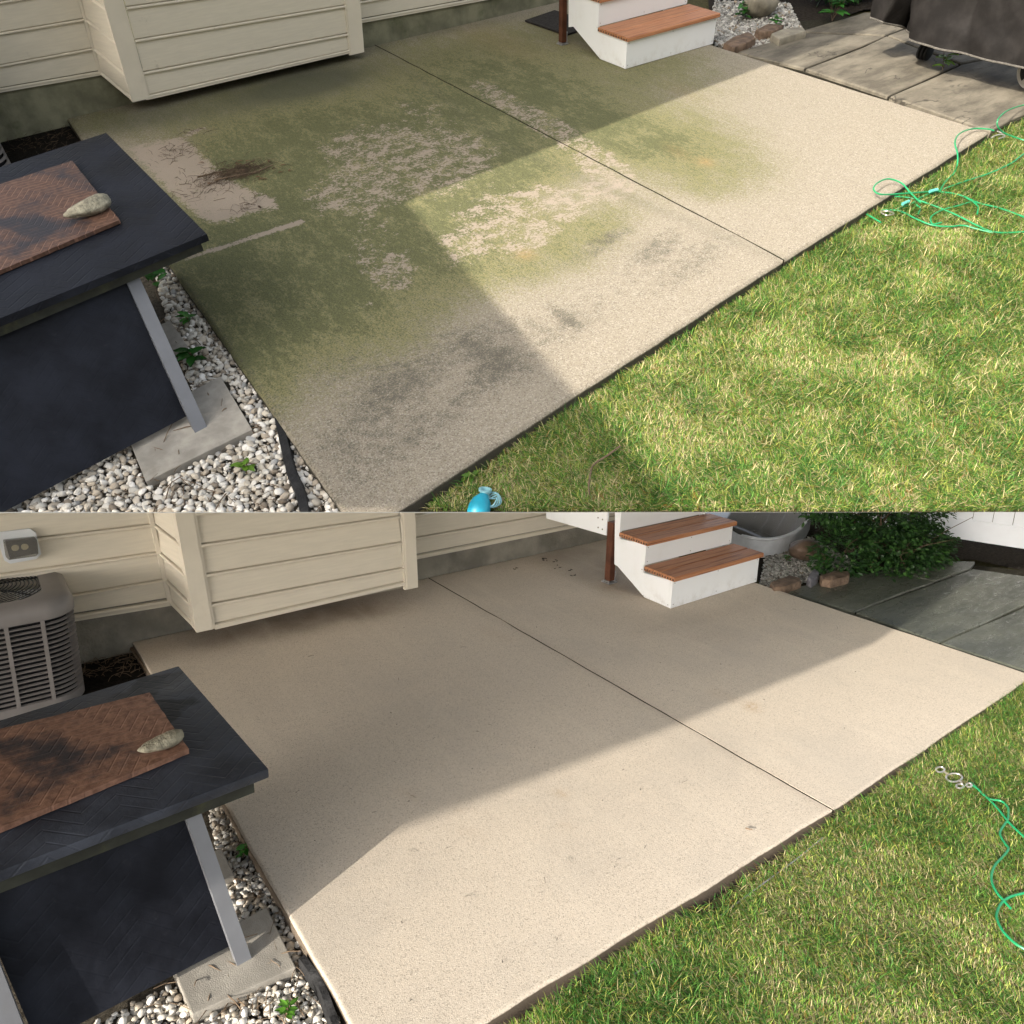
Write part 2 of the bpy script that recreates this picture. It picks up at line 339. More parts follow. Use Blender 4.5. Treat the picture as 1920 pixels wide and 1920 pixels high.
MAT = dict(
    conc_up=concrete('stained_concrete', True), conc_low=concrete('clean_concrete', False),
    sid_up=siding_mat('beige_siding_dusty', (.69, .632, .525), True), sid_low=siding_mat('beige_siding', (.68, .618, .51), False),
    trim=simple('beige_trim', (.68, .62, .515), .45, .04, 4, dirt=((.3, .25, .18), .3)),
    found_up=simple('mossy_foundation', (.19, .185, .125), .9, .3, 5, bump=.006, bscale=60, dirt=((.07, .085, .035), .8)),
    found_low=simple('foundation_concrete', (.22, .205, .17), .9, .25, 5, bump=.006, bscale=60, dirt=((.10, .095, .07), .7)),
    white=simple('white_pvc', (.78, .79, .80), .35, .03, 5, dirt=((.55, .53, .48), .25)),
    splash=None,
    screw=simple('screw_metal', (.25, .23, .2), .4, .1, 10, metal=.6),
    tread=tread_mat('composite_tread'), tread_core=simple('tread_core', (.10, .06, .04), .8, .2, 60),
    post=simple('brown_post', (.095, .035, .018), .7, .3, 8), galv=simple('post_base_metal', (.28, .28, .28), .5, .2, 20, metal=.3),
    slate=slate_mat('slate_tabletop', False), slate_wet_sheen=slate_mat('slate_tabletop_wet_sheen', True),
    panel=slate_mat('slate_panel', None), leg=simple('grey_painted_steel', (.16, .165, .18), .45, .08, 8, spec=.4, dirt=((.10, .09, .08), .3)),
    apron=simple('mossy_table_edge', (.026, .028, .022), .7, .3, 14, dirt=((.06, .062, .03), .8)),
    lid_up=lid_mat('rusty_lid', -.55), lid_low=lid_mat('rusty_lid_plate', -.55, 2., (.49, .63)),
    stone=simple('weathered_stone', (.30, .275, .205), .85, .35, 30, bump=.012, bscale=45, dirt=((.14, .13, .09), .7)),
    paver=simple('grey_paver', (.33, .305, .265), .9, .22, 9, bump=.002, bscale=260, dirt=((.17, .15, .12), .6)),
    ac=simple('taupe_ac_paint', (.235, .215, .205), .4, .08, 5, spec=.4, dirt=((.09, .08, .07), .35)),
    dark=simple('dark_inside', (.008, .008, .009), .8, .2, 10), black=simple('black_wire', (.012, .012, .013), .4, .2, 10),
    fan=simple('fan_blade_metal', (.55, .56, .58), .25, .05, 5, metal=.8),
    vent=simple('grey_plate', (.66, .68, .70), .5, .06, 8), socket=simple('cream_socket', (.55, .50, .33), .5, .1, 10),
    flag_dry=flag_mat('flagstone_dry', False), flag_wet=flag_mat('flagstone_wet', True), joint=soil_mat('joint_soil', (.02, .018, .012), (.05, .045, .03)),
    soil=soil_mat('lawn_soil', (.045, .045, .018), (.12, .105, .05)), mulch=soil_mat('black_mulch', (.006, .005, .004), (.022, .018, .014), .05),
    bed=soil_mat('gravel_bed_soil', (.05, .043, .034), (.15, .13, .10)), edging=simple('black_edging', (.018, .018, .019), .7, .3, 12, bump=.01, bscale=30),
    grass=attr_mat('grass_blades', .55, .2, .20), pebble=attr_mat('pebbles', .75, .25), leaf=attr_mat('leaves', .4, .35, .25),
    cable=simple('green_cable', (.012, .25, .095), .35, .12, 6, spec=.5), cable_pale=simple('teal_sleeve', (.10, .42, .33), .4, .1, 6),
    clip=simple('nickel_clip', (.62, .58, .52), .3, .1, 30, metal=.85), teal=simple('turquoise_plastic', (.012, .30, .42), .35, .12, 18, spec=.5),
    teal_light=simple('pale_turquoise_plastic', (.25, .48, .52), .4, .1, 14), twig=simple('dry_twig', (.15, .105, .068), .85, .25, 40),
    cover=cover_mat(), hem=simple('cover_hem', (.10, .092, .08), .8, .3, 60), rubber=simple('black_rubber', (.012, .012, .012), .7, .1, 10),
    wheel=simple('grey_wheel', (.36, .34, .31), .5, .1, 10), rock_brown=simple('brown_river_rock', (.115, .078, .055), .45, .3, 9, bump=.004, bscale=60),
    rock_tan=simple('tan_river_rock', (.24, .215, .165), .8, .25, 9, bump=.004, bscale=80, dirt=((.14, .13, .09), .5)),
    rock_red=simple('flat_fieldstone', (.14, .095, .065), .8, .35, 14, bump=.02, bscale=22), rock_blue=simple('grey_fieldstone', (.155, .15, .165), .8, .2, 14, bump=.02, bscale=22),
    mat=simple('dark_doormat', (.025, .022, .02), .95, .4, 40, bump=.01, bscale=90), bark=simple('shrub_bark', (.08, .055, .035), .9, .3, 30),
    blocker=simple('grey_blocker', (.50, .48, .44), .9, .1, 3),
    unseen_slab=simple('pale_unseen_slab', (.80, .79, .77), .85, .1, 3), vinyl=simple('white_vinyl_fence', (.74, .76, .80), .4, .03, 4),
    well=simple('galvanised_well', (.60, .61, .63), .45, .12, 8), wire=simple('grey_wire', (.22, .22, .22), .5, .1, 9),
)
tg = NT('clear_cover', .08, .5); tg.b.inputs['Transmission Weight'].default_value = .85; tg.col((.75, .72, .66)); MAT['glass'] = tg.m
tg = NT('plexiglass_cover', .12, .5); tg.col(tg.mix(tg.map(tg.noise(4, 5), .3, .7), (.035, .033, .03), (.07, .066, .06))); MAT['plexi'] = tg.m

tw = NT('white_pvc_splashed', .38, .3); zz_ = tw.sepv()[2]; nn_ = tw.noise(14, 6, .75)
cw = tw.mix(tw.map(tw.noise(5, 6, .7), .5, .8, 0, .22), (.79, .80, .81), (.60, .575, .52))
cw = tw.mix(tw.math('MULTIPLY', tw.map(zz_, .11, .0), tw.map(nn_, .45, .7, 0, .32)), cw, (.30, .25, .18))
cw = tw.mix(tw.map(tw.noise(55, 5, .8), .66, .74, 0, .35), cw, (.40, .36, .30)); tw.col(cw); MAT['white'] = tw.m
def value_noise(P, scale, seed=0):
    out = np.empty(len(P))
    for i, p in enumerate(P): out[i] = mnoise.noise(Vector((p[0] * scale + seed, p[1] * scale - seed, seed * .37)))
    return out

# ------------------------------------------------------------------ where things stand in each yard (picture positions, turned into ground points)
PU = dict(P1=(703, 84), P2=(1470, 487), P4=(120, 215), P5=(1855, 247), PC=(671, 1003), PR=(1340, 85),
    bump=[(273, 184, 655, 96), (269.8, 139.6, 652, 66.4), (253.4, 79.5, 646, 13.9), (237, 18.2, 640, -38), (220, -45, 634, -92)],
    left=[(0, 169.5, 189.6, 137), (0, 125.8, 177, 93), (0, 65.6, 162, 38.3), (0, 7.3, 147, -18), (0, -52, 132, -75)],
    right=[(676, 40, 884, 2), (672, 7.3, 880, -30), (668, -30, 876, -66)],
    cornerL=(250, 190), cornerL2=(281, 184), cornerLt=(195, 0), cornerR=(679, 97), cornerR2=(654, 102), cornerRt=(671, 0), W1=(190, 137),
    S1=(1170.5, 129.5), S2=(1337, 83), S3=(1173.5, 76.5), tread_back=(1121, 56.5), t1f=(1174, 75.5), t1r=(1345.8, 25),
    panel=[(1066, -6), (1066, 51), (1075, 50), (1125, 116), (1170.5, 129.5), (1173.5, 76.5), (1121, 57), (1122.5, 3), (1122.5, -6)],
    post=(1058, 84), postL=1052, postR=1069)
PL = dict(P1=(803, 1083), P2=(1562, 1519), P4=(248, 1203), P5=(1938, 1266), PC=(721, 2032), PR=(1425, 1095),
    bump=[(402, 1175, 758, 1093), (396, 1137, 755, 1068.5), (385.5, 1081.7, 751, 1021), (375.5, 1026, 747, 971.7), (366, 966.7, 743, 920), (356, 905, 739, 870)],
    left=[(0, 1182, 323, 1130), (0, 1143, 314, 1089), (0, 1082, 303, 1039), (0, 1023, 293, 987), (0, 964, 283, 932), (0, 905, 273, 880)],
    right=[(778, 1045, 1067, 988), (775, 1012.7, 1064, 962), (772, 971, 1061, 925), (769, 930, 1058, 890)],
    cornerL=(371, 1183), cornerL2=(403, 1179), cornerLt=(331, 960), cornerR=(778, 1100), cornerR2=(757, 1103), cornerRt=(772, 960), W1=(322, 1131),
    S1=(1254, 1140.7), S2=(1420, 1092.5), S3=(1257, 1088), tread_back=(1205.7, 1067), t1f=(1259, 1084), t1r=(1429, 1040),
    panel=[(1153, 955), (1151.7, 1058), (1157.7, 1061.7), (1208, 1123), (1254.3, 1140.7), (1257.3, 1088), (1205.7, 1074), (1208, 1020), (1161.7, 1010), (1164, 955)],
    post=(1147, 1094), postL=1137, postR=1156)

def lerp(a, b, t): return np.asarray(a) * (1 - t) + np.asarray(b) * t
def inpoly(P, poly):
    P = np.asarray(P); x, y = P[:, 0], P[:, 1]; r = np.zeros(len(P), bool); n = len(poly)
    for i in range(n):
        x1, y1 = poly[i][:2]; x2, y2 = poly[(i + 1) % n][:2]
        c = ((y1 > y) != (y2 > y)) & (x < (x2 - x1) * (y - y1) / (y2 - y1 + 1e-12) + x1); r ^= c
    return r
def blobs(px, lst):
    out = np.zeros(len(px))
    for cx, cy, rx, ry, ang, s in lst:
        a = math.radians(ang); dx = px[:, 0] - cx; dy = px[:, 1] - cy
        u = (dx * math.cos(a) + dy * math.sin(a)) / rx; v = (-dx * math.sin(a) + dy * math.cos(a)) / ry
        out = np.maximum(out, 0) + s * np.exp(-(u * u + v * v) ** 1.2 * .9)
    return np.clip(out, 0, 1)
def quadmask(px, poly, soft):          # 1 inside a picture outline, fading over soft px
    n = len(poly); d = np.full(len(px), 1e9); ins = inpoly(px, poly)
    for i in range(n):
        a = V(*poly[i]); b = V(*poly[(i + 1) % n]); t = np.clip(((px - a) @ (b - a)) / ((b - a) @ (b - a)), 0, 1)
        d = np.minimum(d, np.linalg.norm(px - (a + t[:, None] * (b - a)), axis=1))
    return np.clip(np.where(ins, .5 + d / soft / 2, .5 - d / soft / 2), 0, 1)

LAWN_Z = -.085; LAWN_LOW = -.019
# ------------------------------------------------------------------ ground, patio, paving
def build_ground(Y, P, up):
    P4, P1, P2, P5 = (Y.z(*P[k])[:2] for k in ('P4', 'P1', 'P2', 'P5')); PC = Y.z(*P['PC'])[:2]; PR = Y.z(*P['PR'])[:2]
    t = P5 - PR; back = PR - t * ((PR[1] - .0) / t[1]); P4 = V(P4[0], 0); P1 = V(P1[0], 0)
    g = dict(P4=P4, P1=P1, P2=P2, P5=P5, PC=PC, PR=PR, back=back)
    # lawn sheet
    mb = MB()
    if up:
        xs = np.linspace(-7.5, 8.5, 33); ys = np.linspace(-10, 4.5, 30)
        q4 = lambda z: [(-7.5, -10, z), (8.5, -10, z), (8.5, 4.5, z), (-7.5, 4.5, z)]
        sl = MB(); sl.hexa(q4(LAWN_Z - .24), q4(LAWN_Z - .041)); solo(Y, 'bounce_slab', sl, MAT['unseen_slab'], (0, 0, LAWN_Z - .24), kind='structure', smooth=0, recess=.012)  # pale slab added under the terrace to bounce light onto the lower patio
        mb.hexa(q4(LAWN_Z - .04),
                [(-7.5, -10, LAWN_Z), (8.5, -10, LAWN_Z), (8.5, 4.5, LAWN_Z), (-7.5, 4.5, LAWN_Z)])
        solo(Y, 'terrace_ground', mb, MAT['soil'], (0, 0, LAWN_Z), kind='structure', smooth=0)
    else:
        mb.add([(-120, -120, LAWN_Z), (120, -120, LAWN_Z), (120, 120, LAWN_Z), (-120, 120, LAWN_Z)], [(0, 1, 2, 3)])
        solo(Y, 'ground', mb, MAT['soil'], (0, 0, LAWN_Z), kind='structure', smooth=0)
    # concrete slab: two bays either side of the joint
    mb = MB(); S1, S2 = [], []
    def bay(a, b, c, d, nx, ny, edges, joint):    # a back-left, b back-right, c front-right, d front-left
        us = np.linspace(0, 1, nx); vv = np.linspace(0, 1, ny); W = [.010, .004, 0]
        LX = (np.linalg.norm(b - a) + np.linalg.norm(c - d)) / 2; LY = (np.linalg.norm(d - a) + np.linalg.norm(c - b)) / 2
        us = np.unique(np.concatenate([us, [.004 / LX, .008 / LX, .014 / LX, .024 / LX, 1 - .004 / LX, 1 - .008 / LX, 1 - .014 / LX, 1 - .024 / LX]]))
        vv = np.unique(np.concatenate([vv, [.006 / LY, .014 / LY, .024 / LY, 1 - .006 / LY, 1 - .014 / LY, 1 - .024 / LY]]))
        rows = []
        for v in vv:
            r = []
            for u in us:
                p = lerp(lerp(a, b, u), lerp(d, c, u), v)
                dl = min(u * LX if edges[0] else 9, (1 - u) * LX if edges[1] else 9, v * LY if edges[2] else 9, (1 - v) * LY if edges[3] else 9)
                dj = (1 - u) * LX if joint > 0 else u * LX
                rr_ = .024 if up else .008
                z = -.66 * rr_ * (1 - min(dl, rr_) / rr_) ** 2 if dl < dj - 1e-9 else 0.
                wob = .006 * mnoise.noise(Vector((p[0] * 5, p[1] * 5, 0))) if dl < .03 else 0
                r.append(V(p[0] + wob, p[1] + wob, z + .002 * mnoise.noise(Vector((p[0] * 1.7, p[1] * 1.7, 3)))))
            rows.append(r)
        mb.grid(rows)
        loop = [rows[0][i] for i in range(len(us))] + [rows[j][-1] for j in range(1, len(vv))] + [rows[-1][i] for i in range(len(us) - 2, -1, -1)] + [rows[j][0] for j in range(len(vv) - 2, 0, -1)]
        n = len(loop); mb.add(loop + [V(p[0], p[1], -.16) for p in loop], [(i, (i + 1) % n, n + (i + 1) % n, n + i) for i in range(n)])
    jd = (P2 - P1) / np.linalg.norm(P2 - P1); jn = V(-jd[1], jd[0]); jn *= np.sign(jn[0]); gap = jn * (.0075 if up else .0055)
    NX, NY = (130, 210) if up else (70, 110)
    bay(P4, P1 - gap, P2 - gap, PC, NX, NY, (1, 1, 1, 1), 1); bay(P1 + gap, back, P5, P2 + gap, NX, NY, (1, 1, 1, 1), -1)
    # joint filler, a little below the surface
    a, b = P1, P2; mb.hexa([(*(a - gap), -.15), (*(a + gap), -.15), (*(b + gap), -.15), (*(b - gap), -.15)], [(*(a - gap), -.0015), (*(a + gap), -.0015), (*(b + gap), -.0015), (*(b - gap), -.0015)], 1)
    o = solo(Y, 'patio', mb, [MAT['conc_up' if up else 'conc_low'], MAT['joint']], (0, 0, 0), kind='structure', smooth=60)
    me = o.data; co = np.empty(len(me.vertices) * 3); me.vertices.foreach_get('co', co); co = co.reshape(-1, 3); px = Y.px(co); n = len(co)
    st = np.zeros((n, 4)); st2 = np.zeros((n, 4)); st[:, 3] = st2[:, 3] = 1
    if up:
        G = blobs(px, [(400, 560, 120, 110, 20, .35), (450, 700, 130, 60, 30, .30), (520, 420, 420, 230, -20, .46), (880, 260, 420, 190, -8, .30), (1080, 180, 330, 110, 10, .18), (540, 620, 260, 150, -20, .26), (480, 290, 130, 60, -10, .62), (640, 420, 170, 80, 10, .75), (700, 330, 180, 90, -12, .30), (430, 570, 150, 110, -20, .72), (600, 560, 140, 90, 20, .40), (470, 640, 90, 90, 0, .25),
            (860, 400, 150, 90, -15, .50), (960, 330, 110, 50, -15, .35), (780, 250, 190, 80, 0, .42), (420, 200, 190, 40, -12, .36), (1050, 210, 150, 60, 20, .52), (900, 120, 190, 55, 0, .30), (1120, 240, 70, 40, 0, .25),
            (1180, 110, 110, 60, 0, .26), (1330, 300, 130, 60, 10, .42), (1240, 260, 90, 50, 0, .36), (1050, 480, 120, 50, -20, .34), (430, 455, 120, 40, -15, .30), (880, 520, 110, 50, -20, .34), (740, 600, 110, 70, 0, .22),
            (1010, 60, 120, 30, -5, .22), (1280, 130, 110, 40, 0, .20), (1100, 420, 110, 40, -20, .30), (170, 225, 70, 30, 0, .4), (350, 420, 40, 50, 0, .3), (1330, 350, 60, 30, 0, .2), (560, 250, 120, 40, -15, .25)])
        B = .10 * quadmask(px, [(330, 480), (200, 270), (560, 130), (1150, 90), (1350, 330), (1000, 560), (620, 620)], 90) + blobs(px, [(1060, 385, 150, 52, -14, .60), (930, 420, 130, 60, -20, .60), (1090, 280, 90, 34, 40, .60), (960, 200, 90, 22, 32, .66), (1040, 240, 60, 18, 35, .50), (830, 330, 130, 60, -10, .36), (700, 330, 150, 80, -10, .46),
            (740, 520, 45, 40, -10, .66), (700, 450, 70, 60, 0, .40), (850, 270, 130, 60, 0, .44), (650, 260, 110, 40, -15, .42), (780, 190, 100, 30, 10, .42), (560, 560, 120, 70, 0, .24), (850, 490, 60, 50, 0, .30), (1150, 320, 60, 40, 40, .42), (690, 575, 30, 16, 0, .45),
            (620, 370, 80, 40, -20, .40), (1000, 470, 60, 40, -20, .42), (900, 160, 80, 30, 10, .3), (640, 500, 110, 50, 0, .22)])
        B = np.minimum(B, .74); B = np.maximum(B, quadmask(px, [(222, 272), (392, 236), (398, 243), (362, 260), (405, 306), (474, 348), (522, 364), (528, 396), (425, 425), (395, 433), (330, 385), (255, 308)], 20) * .98)
        B = np.maximum(B, quadmask(px, [(322, 498), (318, 490), (565, 409), (578, 416), (560, 425)], 7) * 1.15)
        B = np.maximum(B, quadmask(px, [(345, 245), (390, 234), (398, 239), (350, 256)], 8) * 1.1)
        lines = np.zeros(n)
        Mo = blobs(px, [(760, 760, 260, 150, -32, .22), (1150, 540, 200, 60, -32, .30), (1330, 470, 90, 26, -30, .36), (1060, 620, 80, 30, -32, .30), (900, 650, 60, 30, 20, .45), (780, 700, 130, 40, -30, .45), (690, 800, 110, 60, -30, .36), (860, 760, 110, 30, -32, .30), (1055, 590, 40, 10, 40, .55), (960, 610, 60, 20, 0, .40), (1150, 440, 45, 12, -20, .55), (1110, 470, 60, 20, -20, .45),
            (1230, 465, 60, 25, -25, .5), (1290, 520, 80, 25, -30, .3), (640, 690, 100, 40, 0, .30), (1380, 120, 70, 18, 30, .25), (1260, 290, 30, 18, 0, .3), (720, 880, 160, 40, -32, .28), (930, 690, 60, 30, -30, .5), (600, 870, 70, 70, 0, .22), (1000, 700, 50, 24, -30, .3), (800, 590, 60, 40, 0, .2)])
        Mo = np.maximum(Mo, quadmask(px, [(1470, 478), (1100, 722), (760, 935), (660, 960), (690, 930), (1080, 690), (1440, 465)], 30) * .22)
        Mo = np.maximum(Mo, quadmask(px, [(120, 215), (330, 520), (660, 1000), (690, 1000), (345, 505), (140, 212)], 14) * .6)
        R = blobs(px, [(1322, 304, 16, 8, 10, .9), (985, 478, 20, 10, 0, .8), (1270, 285, 30, 10, 30, .3), (930, 75, 90, 25, 20, .28), (1060, 70, 40, 20, 20, .3), (1280, 170, 40, 12, 20, .2)])
        D = blobs(px, [(600, 150, 100, 26, -10, .75), (450, 190, 200, 24, -12, .60), (250, 225, 90, 20, -8, .4), (545, 165, 120, 30, -10, .3), (1060, 60, 60, 26, 10, .35)])  # band under the bump-out: its shade painted in, together with dark mold
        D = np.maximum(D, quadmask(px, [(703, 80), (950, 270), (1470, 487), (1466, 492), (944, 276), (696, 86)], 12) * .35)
    else:
        G = B = Mo = np.zeros(n)
        R = blobs(px, [(1410, 1325, 14, 9, 20, 1.), (1345, 1300, 18, 8, 10, .35), (1375, 1312, 10, 7, 0, .3), (1053, 1488, 16, 8, 10, .65), (1060, 1548, 14, 8, 0, .3), (930, 1190, 34, 10, 20, .28), (768, 1490, 26, 10, 20, .25), (860, 1520, 12, 6, 0, .3), (880, 1560, 30, 12, 20, .2), (1000, 1060, 90, 26, 10, .22), (1180, 1110, 70, 16, 15, .35)])
        D = blobs(px, [(1120, 1070, 80, 30, 10, .65), (1050, 1040, 80, 16, -8, .45), (690, 1150, 90, 16, -8, .45), (540, 1165, 220, 26, -12, .95), (1160, 1105, 40, 16, 10, .5), (1290, 1165, 90, 10, -12, .25), (1330, 1190, 50, 14, 0, .2), (900, 1100, 150, 20, 0, .12)])  # long band under the bump-out is its contact shadow painted in; others are stains
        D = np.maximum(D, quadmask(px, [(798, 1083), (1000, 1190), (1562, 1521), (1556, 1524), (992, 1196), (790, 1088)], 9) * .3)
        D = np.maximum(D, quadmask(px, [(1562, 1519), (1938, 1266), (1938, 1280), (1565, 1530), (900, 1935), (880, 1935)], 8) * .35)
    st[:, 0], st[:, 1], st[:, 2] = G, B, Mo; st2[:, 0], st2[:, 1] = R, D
    for nm, arr in (('stain', st), ('stain_shade', st2)):
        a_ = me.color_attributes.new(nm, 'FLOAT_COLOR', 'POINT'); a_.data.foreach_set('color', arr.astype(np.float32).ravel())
    return g

def build_flags(Y, P, up, g):
    zf = -.022
    if up:
        stones = [[(1380, 97), (1508, 127.6), (1621, 84), (1660, 67), (1500, 60)],
                  [(1510, 129), (1665, 180), (1767, 135), (1800, 120), (1662, 67), (1623, 85.5)],
                  [(1667, 181.5), (1858, 247), (1895, 226), (1945, 205), (2060, 150), (1905, 100), (1802, 121), (1769, 136)],
                  [(1500, 58), (1660, 65.5), (1690, 54), (1760, 20), (1620, 22)],
                  [(1664, 66), (1802, 118), (1905, 98), (1960, 70), (1800, 22), (1764, 20), (1692, 55)]]
    else:
        stones = [[(1466, 1106), (1602, 1147), (1752, 1090.5), (1659, 1068), (1597, 1077)],
                  [(1604, 1148), (1760, 1206), (1880, 1153), (1975, 1110), (1960, 1085), (1825, 1066), (1754, 1091)],
                  [(1763, 1207), (1940, 1264), (2050, 1205), (2100, 1120), (1977, 1111), (1882, 1154)],
                  [(1661, 1067), (1753, 1089.5), (1822, 1065.5), (1830, 1052), (1700, 1048)]]
    mb = MB()
    for k, s in enumerate(stones):
        pts = [Y.z(*q, zf)[:2] for q in s]; c = np.mean(pts, 0); dense = []
        for i in range(len(pts)):
            a, b = pts[i], pts[(i + 1) % len(pts)]
            for t in np.linspace(0, 1, 9)[:-1]:
                q = lerp(a, b, t); q = c + (q - c) * (1 - .006 / np.linalg.norm(q - c) * (1 + 1.6 * abs(mnoise.noise(Vector((q[0] * 9, q[1] * 9, k)))))); dense.append(q)
        dz = .003 * ((k * 7) % 3 - 1); n = len(dense)
        inner = [c + (q - c) * (1 - .012 / np.linalg.norm(q - c)) for q in dense]
        mb.add([(*q, -.08) for q in dense] + [(*q, zf + dz - .008) for q in dense] + [(*q, zf + dz) for q in inner],
               [(i, (i + 1) % n, n + (i + 1) % n, n + i) for i in range(n)] + [(n + i, n + (i + 1) % n, 2 * n + (i + 1) % n, 2 * n + i) for i in range(n)] + [tuple(range(2 * n, 3 * n))])
    solo(Y, 'flagstone_paving', mb, MAT['flag_dry' if up else 'flag_wet'], (0, 0, zf), kind='structure', smooth=30)
    # soil below the joints
    allp = [Y.z(*q, zf)[:2] for s in stones for q in s]; lo = np.min(allp, 0); hi = np.max(allp, 0)
    poly = [Y.z(*q, -.05)[:2] for q in ([(1375, 95), (1858, 250), (1935, 215), (2100, 140), (1960, 50), (1800, 10), (1500, 40)] if up else [(1462, 1104), (1940, 1268), (2080, 1205), (2120, 1110), (1960, 1075), (1700, 1044), (1560, 1070)])]
    mb = MB(); mb.add([(*p, -.050) for p in poly], [tuple(range(len(poly)))])
    solo(Y, 'paving_bed', mb, MAT['joint'], (0, 0, -.05), kind='structure', smooth=0)

# ------------------------------------------------------------------ house
PROF = [(0, -.012), (0, .014), (.004, .020), (.013, .021), (.0175, .016), (.018, -.010), (.0265, -.010), (.027, .008), (.040, .0095)]
def lap_siding(mb, L, R, n):
    n = V(*n)
    for i in range(len(L) - 1):
        HL = np.linalg.norm(L[i + 1] - L[i]); rows = []
        for h, o in PROF + [(None, .001)]:
            tL = 1. if h is None else h / HL
            rows.append([lerp(L[i], L[i + 1], tL) + n * o, lerp(R[i], R[i + 1], tL) + n * o])
        mb.grid(rows)
def build_house(Y, P, up, g):
    w = .30
    W1 = Y.y(*P['W1'], 0.)
    base = (W1[0], 0, 0)
    label = ('beige sided house wall with dusty bump out above the green stained patio' if up else 'beige sided house wall with clean bump out above the washed patio')
    H = thing(Y, 'house', label, 'house', base)
    sid = MAT['sid_up' if up else 'sid_low']
    # main wall, left of the bump-out
    L = [Y.y(a, b, 0.) for a, b, c, d in P['left']]; R = [Y.y(c, d, 0.) for a, b, c, d in P['left']]
    L2 = [l + (l - r) * .9 for l, r in zip(L, R)]                      # the wall carries on to the left
    def extend(A, k):                                                  # and up
        A = list(A); d = A[-1] - A[-2]
        for i in range(k): A.append(A[-1] + d)
        return A
    kup = 9 if up else 0
    mb = MB(); lap_siding(mb, extend(L2, kup), extend(R, kup), (0, -1, 0))
    mb.add([V(L2[0][0], .03, L2[0][2]), V(R[0][0], .03, R[0][2]), V(R[-1][0], .03, R[-1][2]), V(L2[-1][0], .03, L2[-1][2])], [(0, 1, 2, 3)])
    part(H, 'wall', mb, sid, clip=True, smooth=40)
    # right of the bump-out
    L = [Y.y(a, b, 0.) for a, b, c, d in P['right']]; R = [Y.y(c, d, 0.) for a, b, c, d in P['right']]
    L = [l + (l - r) * .06 for l, r in zip(L, R)]; R2 = [r + (r - l) * 1.3 for l, r in zip(L, R)]
    mb = MB(); lap_siding(mb, extend(L, kup + (1 if up else 0)), extend(R2, kup + (1 if up else 0)), (0, -1, 0))
    part(H, 'wall', mb, sid, clip=True, smooth=40)
    # bump-out: front and flank
    F0 = [Y.y(a, b, -w) for a, b, c, d in P['bump']]; F1 = [Y.y(c, d, -w) for a, b, c, d in P['bump']]
    cl = Y.y(*P['cornerL'], -w); clt = Y.y(*P['cornerLt'], -w); cr = Y.y(*P['cornerR'], -w); crt = Y.y(*P['cornerRt'], -w); cl2 = Y.y(*P['cornerL2'], -w); cr2 = Y.y(*P['cornerR2'], -w)
    mb = MB(); lap_siding(mb, extend(F0, kup), extend(F1, kup), (0, -1, 0))
    IN = [Y.y(c, d, 0.) for a, b, c, d in P['left']]
    upL = (clt - cl) / (clt - cl)[2]
    side_out = [cl + upL * (F0[i][2] - cl[2] + (.0 if i else -.0)) + V(.01, 0, 0) for i in range(min(len(F0), len(IN)))]
    lap_siding(mb, extend(IN[:len(side_out)], kup), extend(side_out, kup), (-1, 0, 0))
    # underside
    mb.add([cl + V(0, .01, .004), cr + V(0, .01, .004), V(cr[0], .02, cr[2] + .03), V(IN[0][0], .02, IN[0][2])], [(0, 1, 2, 3)])
    # right flank, plain
    mb.add([cr + V(-.002, .01, 0), V(cr[0] - .002, .02, cr[2]), V(crt[0] - .002, .02, crt[2]), crt + V(-.002, .01, 0)], [(0, 1, 2, 3)])
    bo = part(H, 'bump_out', mb, sid, clip=True, smooth=40)
    def post(a, at, b, top):         # an L-shaped corner post from a (outer edge) to b (inner edge)
        d = (at - a); d = d / d[2]; e = b - a; e = V(e[0], 0, 0); hgt = top
        mb = MB(); out = V(0, -.022, 0); bk = V(0, .012, 0)
        mb.hexa([a + out, a + e + out, a + e + bk, a + bk], [a + d * hgt + out, a + e + d * hgt + out, a + e + d * hgt + bk, a + d * hgt + bk])
        sgn = np.sign(e[0]); lipw = V(sgn * .014, 0, 0); o2 = V(0, -.0175, 0)       # receiving channel
        mb.hexa([a + e + o2, a + e + lipw + o2, a + e + lipw + bk, a + e + bk], [a + e + d * hgt + o2, a + e + lipw + d * hgt + o2, a + e + lipw + d * hgt + bk, a + e + d * hgt + bk])
        f = V(0, .075, 0); s2 = V(-sgn * .012, 0, 0)                                # flange round the corner
        mb.hexa([a + s2 + out, a + out, a + f, a + s2 + f], [a + s2 + d * hgt + out, a + d * hgt + out, a + d * hgt + f, a + s2 + d * hgt + f])
        return mb
    top = 2.6 if up else 1.1
    lipL = (cl2 - cl); b1 = cl + V(lipL[0] - .014, 0, 0); lipR = (cr2 - cr); b2 = cr + V(lipR[0] + .014, 0, 0)
    part(H, 'corner_trim', post(cl, clt, b1, top), MAT['trim'], clip=True, smooth=30)
    part(H, 'corner_trim', post(cr, crt, b2, top), MAT['trim'], clip=True, smooth=30)
    # inner corner channel and starter strips
    mb = MB(); a = W1; d = (IN[1] - IN[0]); d = d / d[2]
    mb.hexa([a + V(-.022, -.02, -.004), a + V(0, -.02, -.004), a + V(0, .01, -.004), a + V(-.022, .01, -.004)], [a + V(-.022, -.02, 0) + d * top, a + V(0, -.02, 0) + d * top, a + V(0, .01, 0) + d * top, a + V(-.022, .01, 0) + d * top])
    part(H, 'inner_corner_trim', mb, MAT['trim'], clip=True, smooth=0)
    mb = MB()
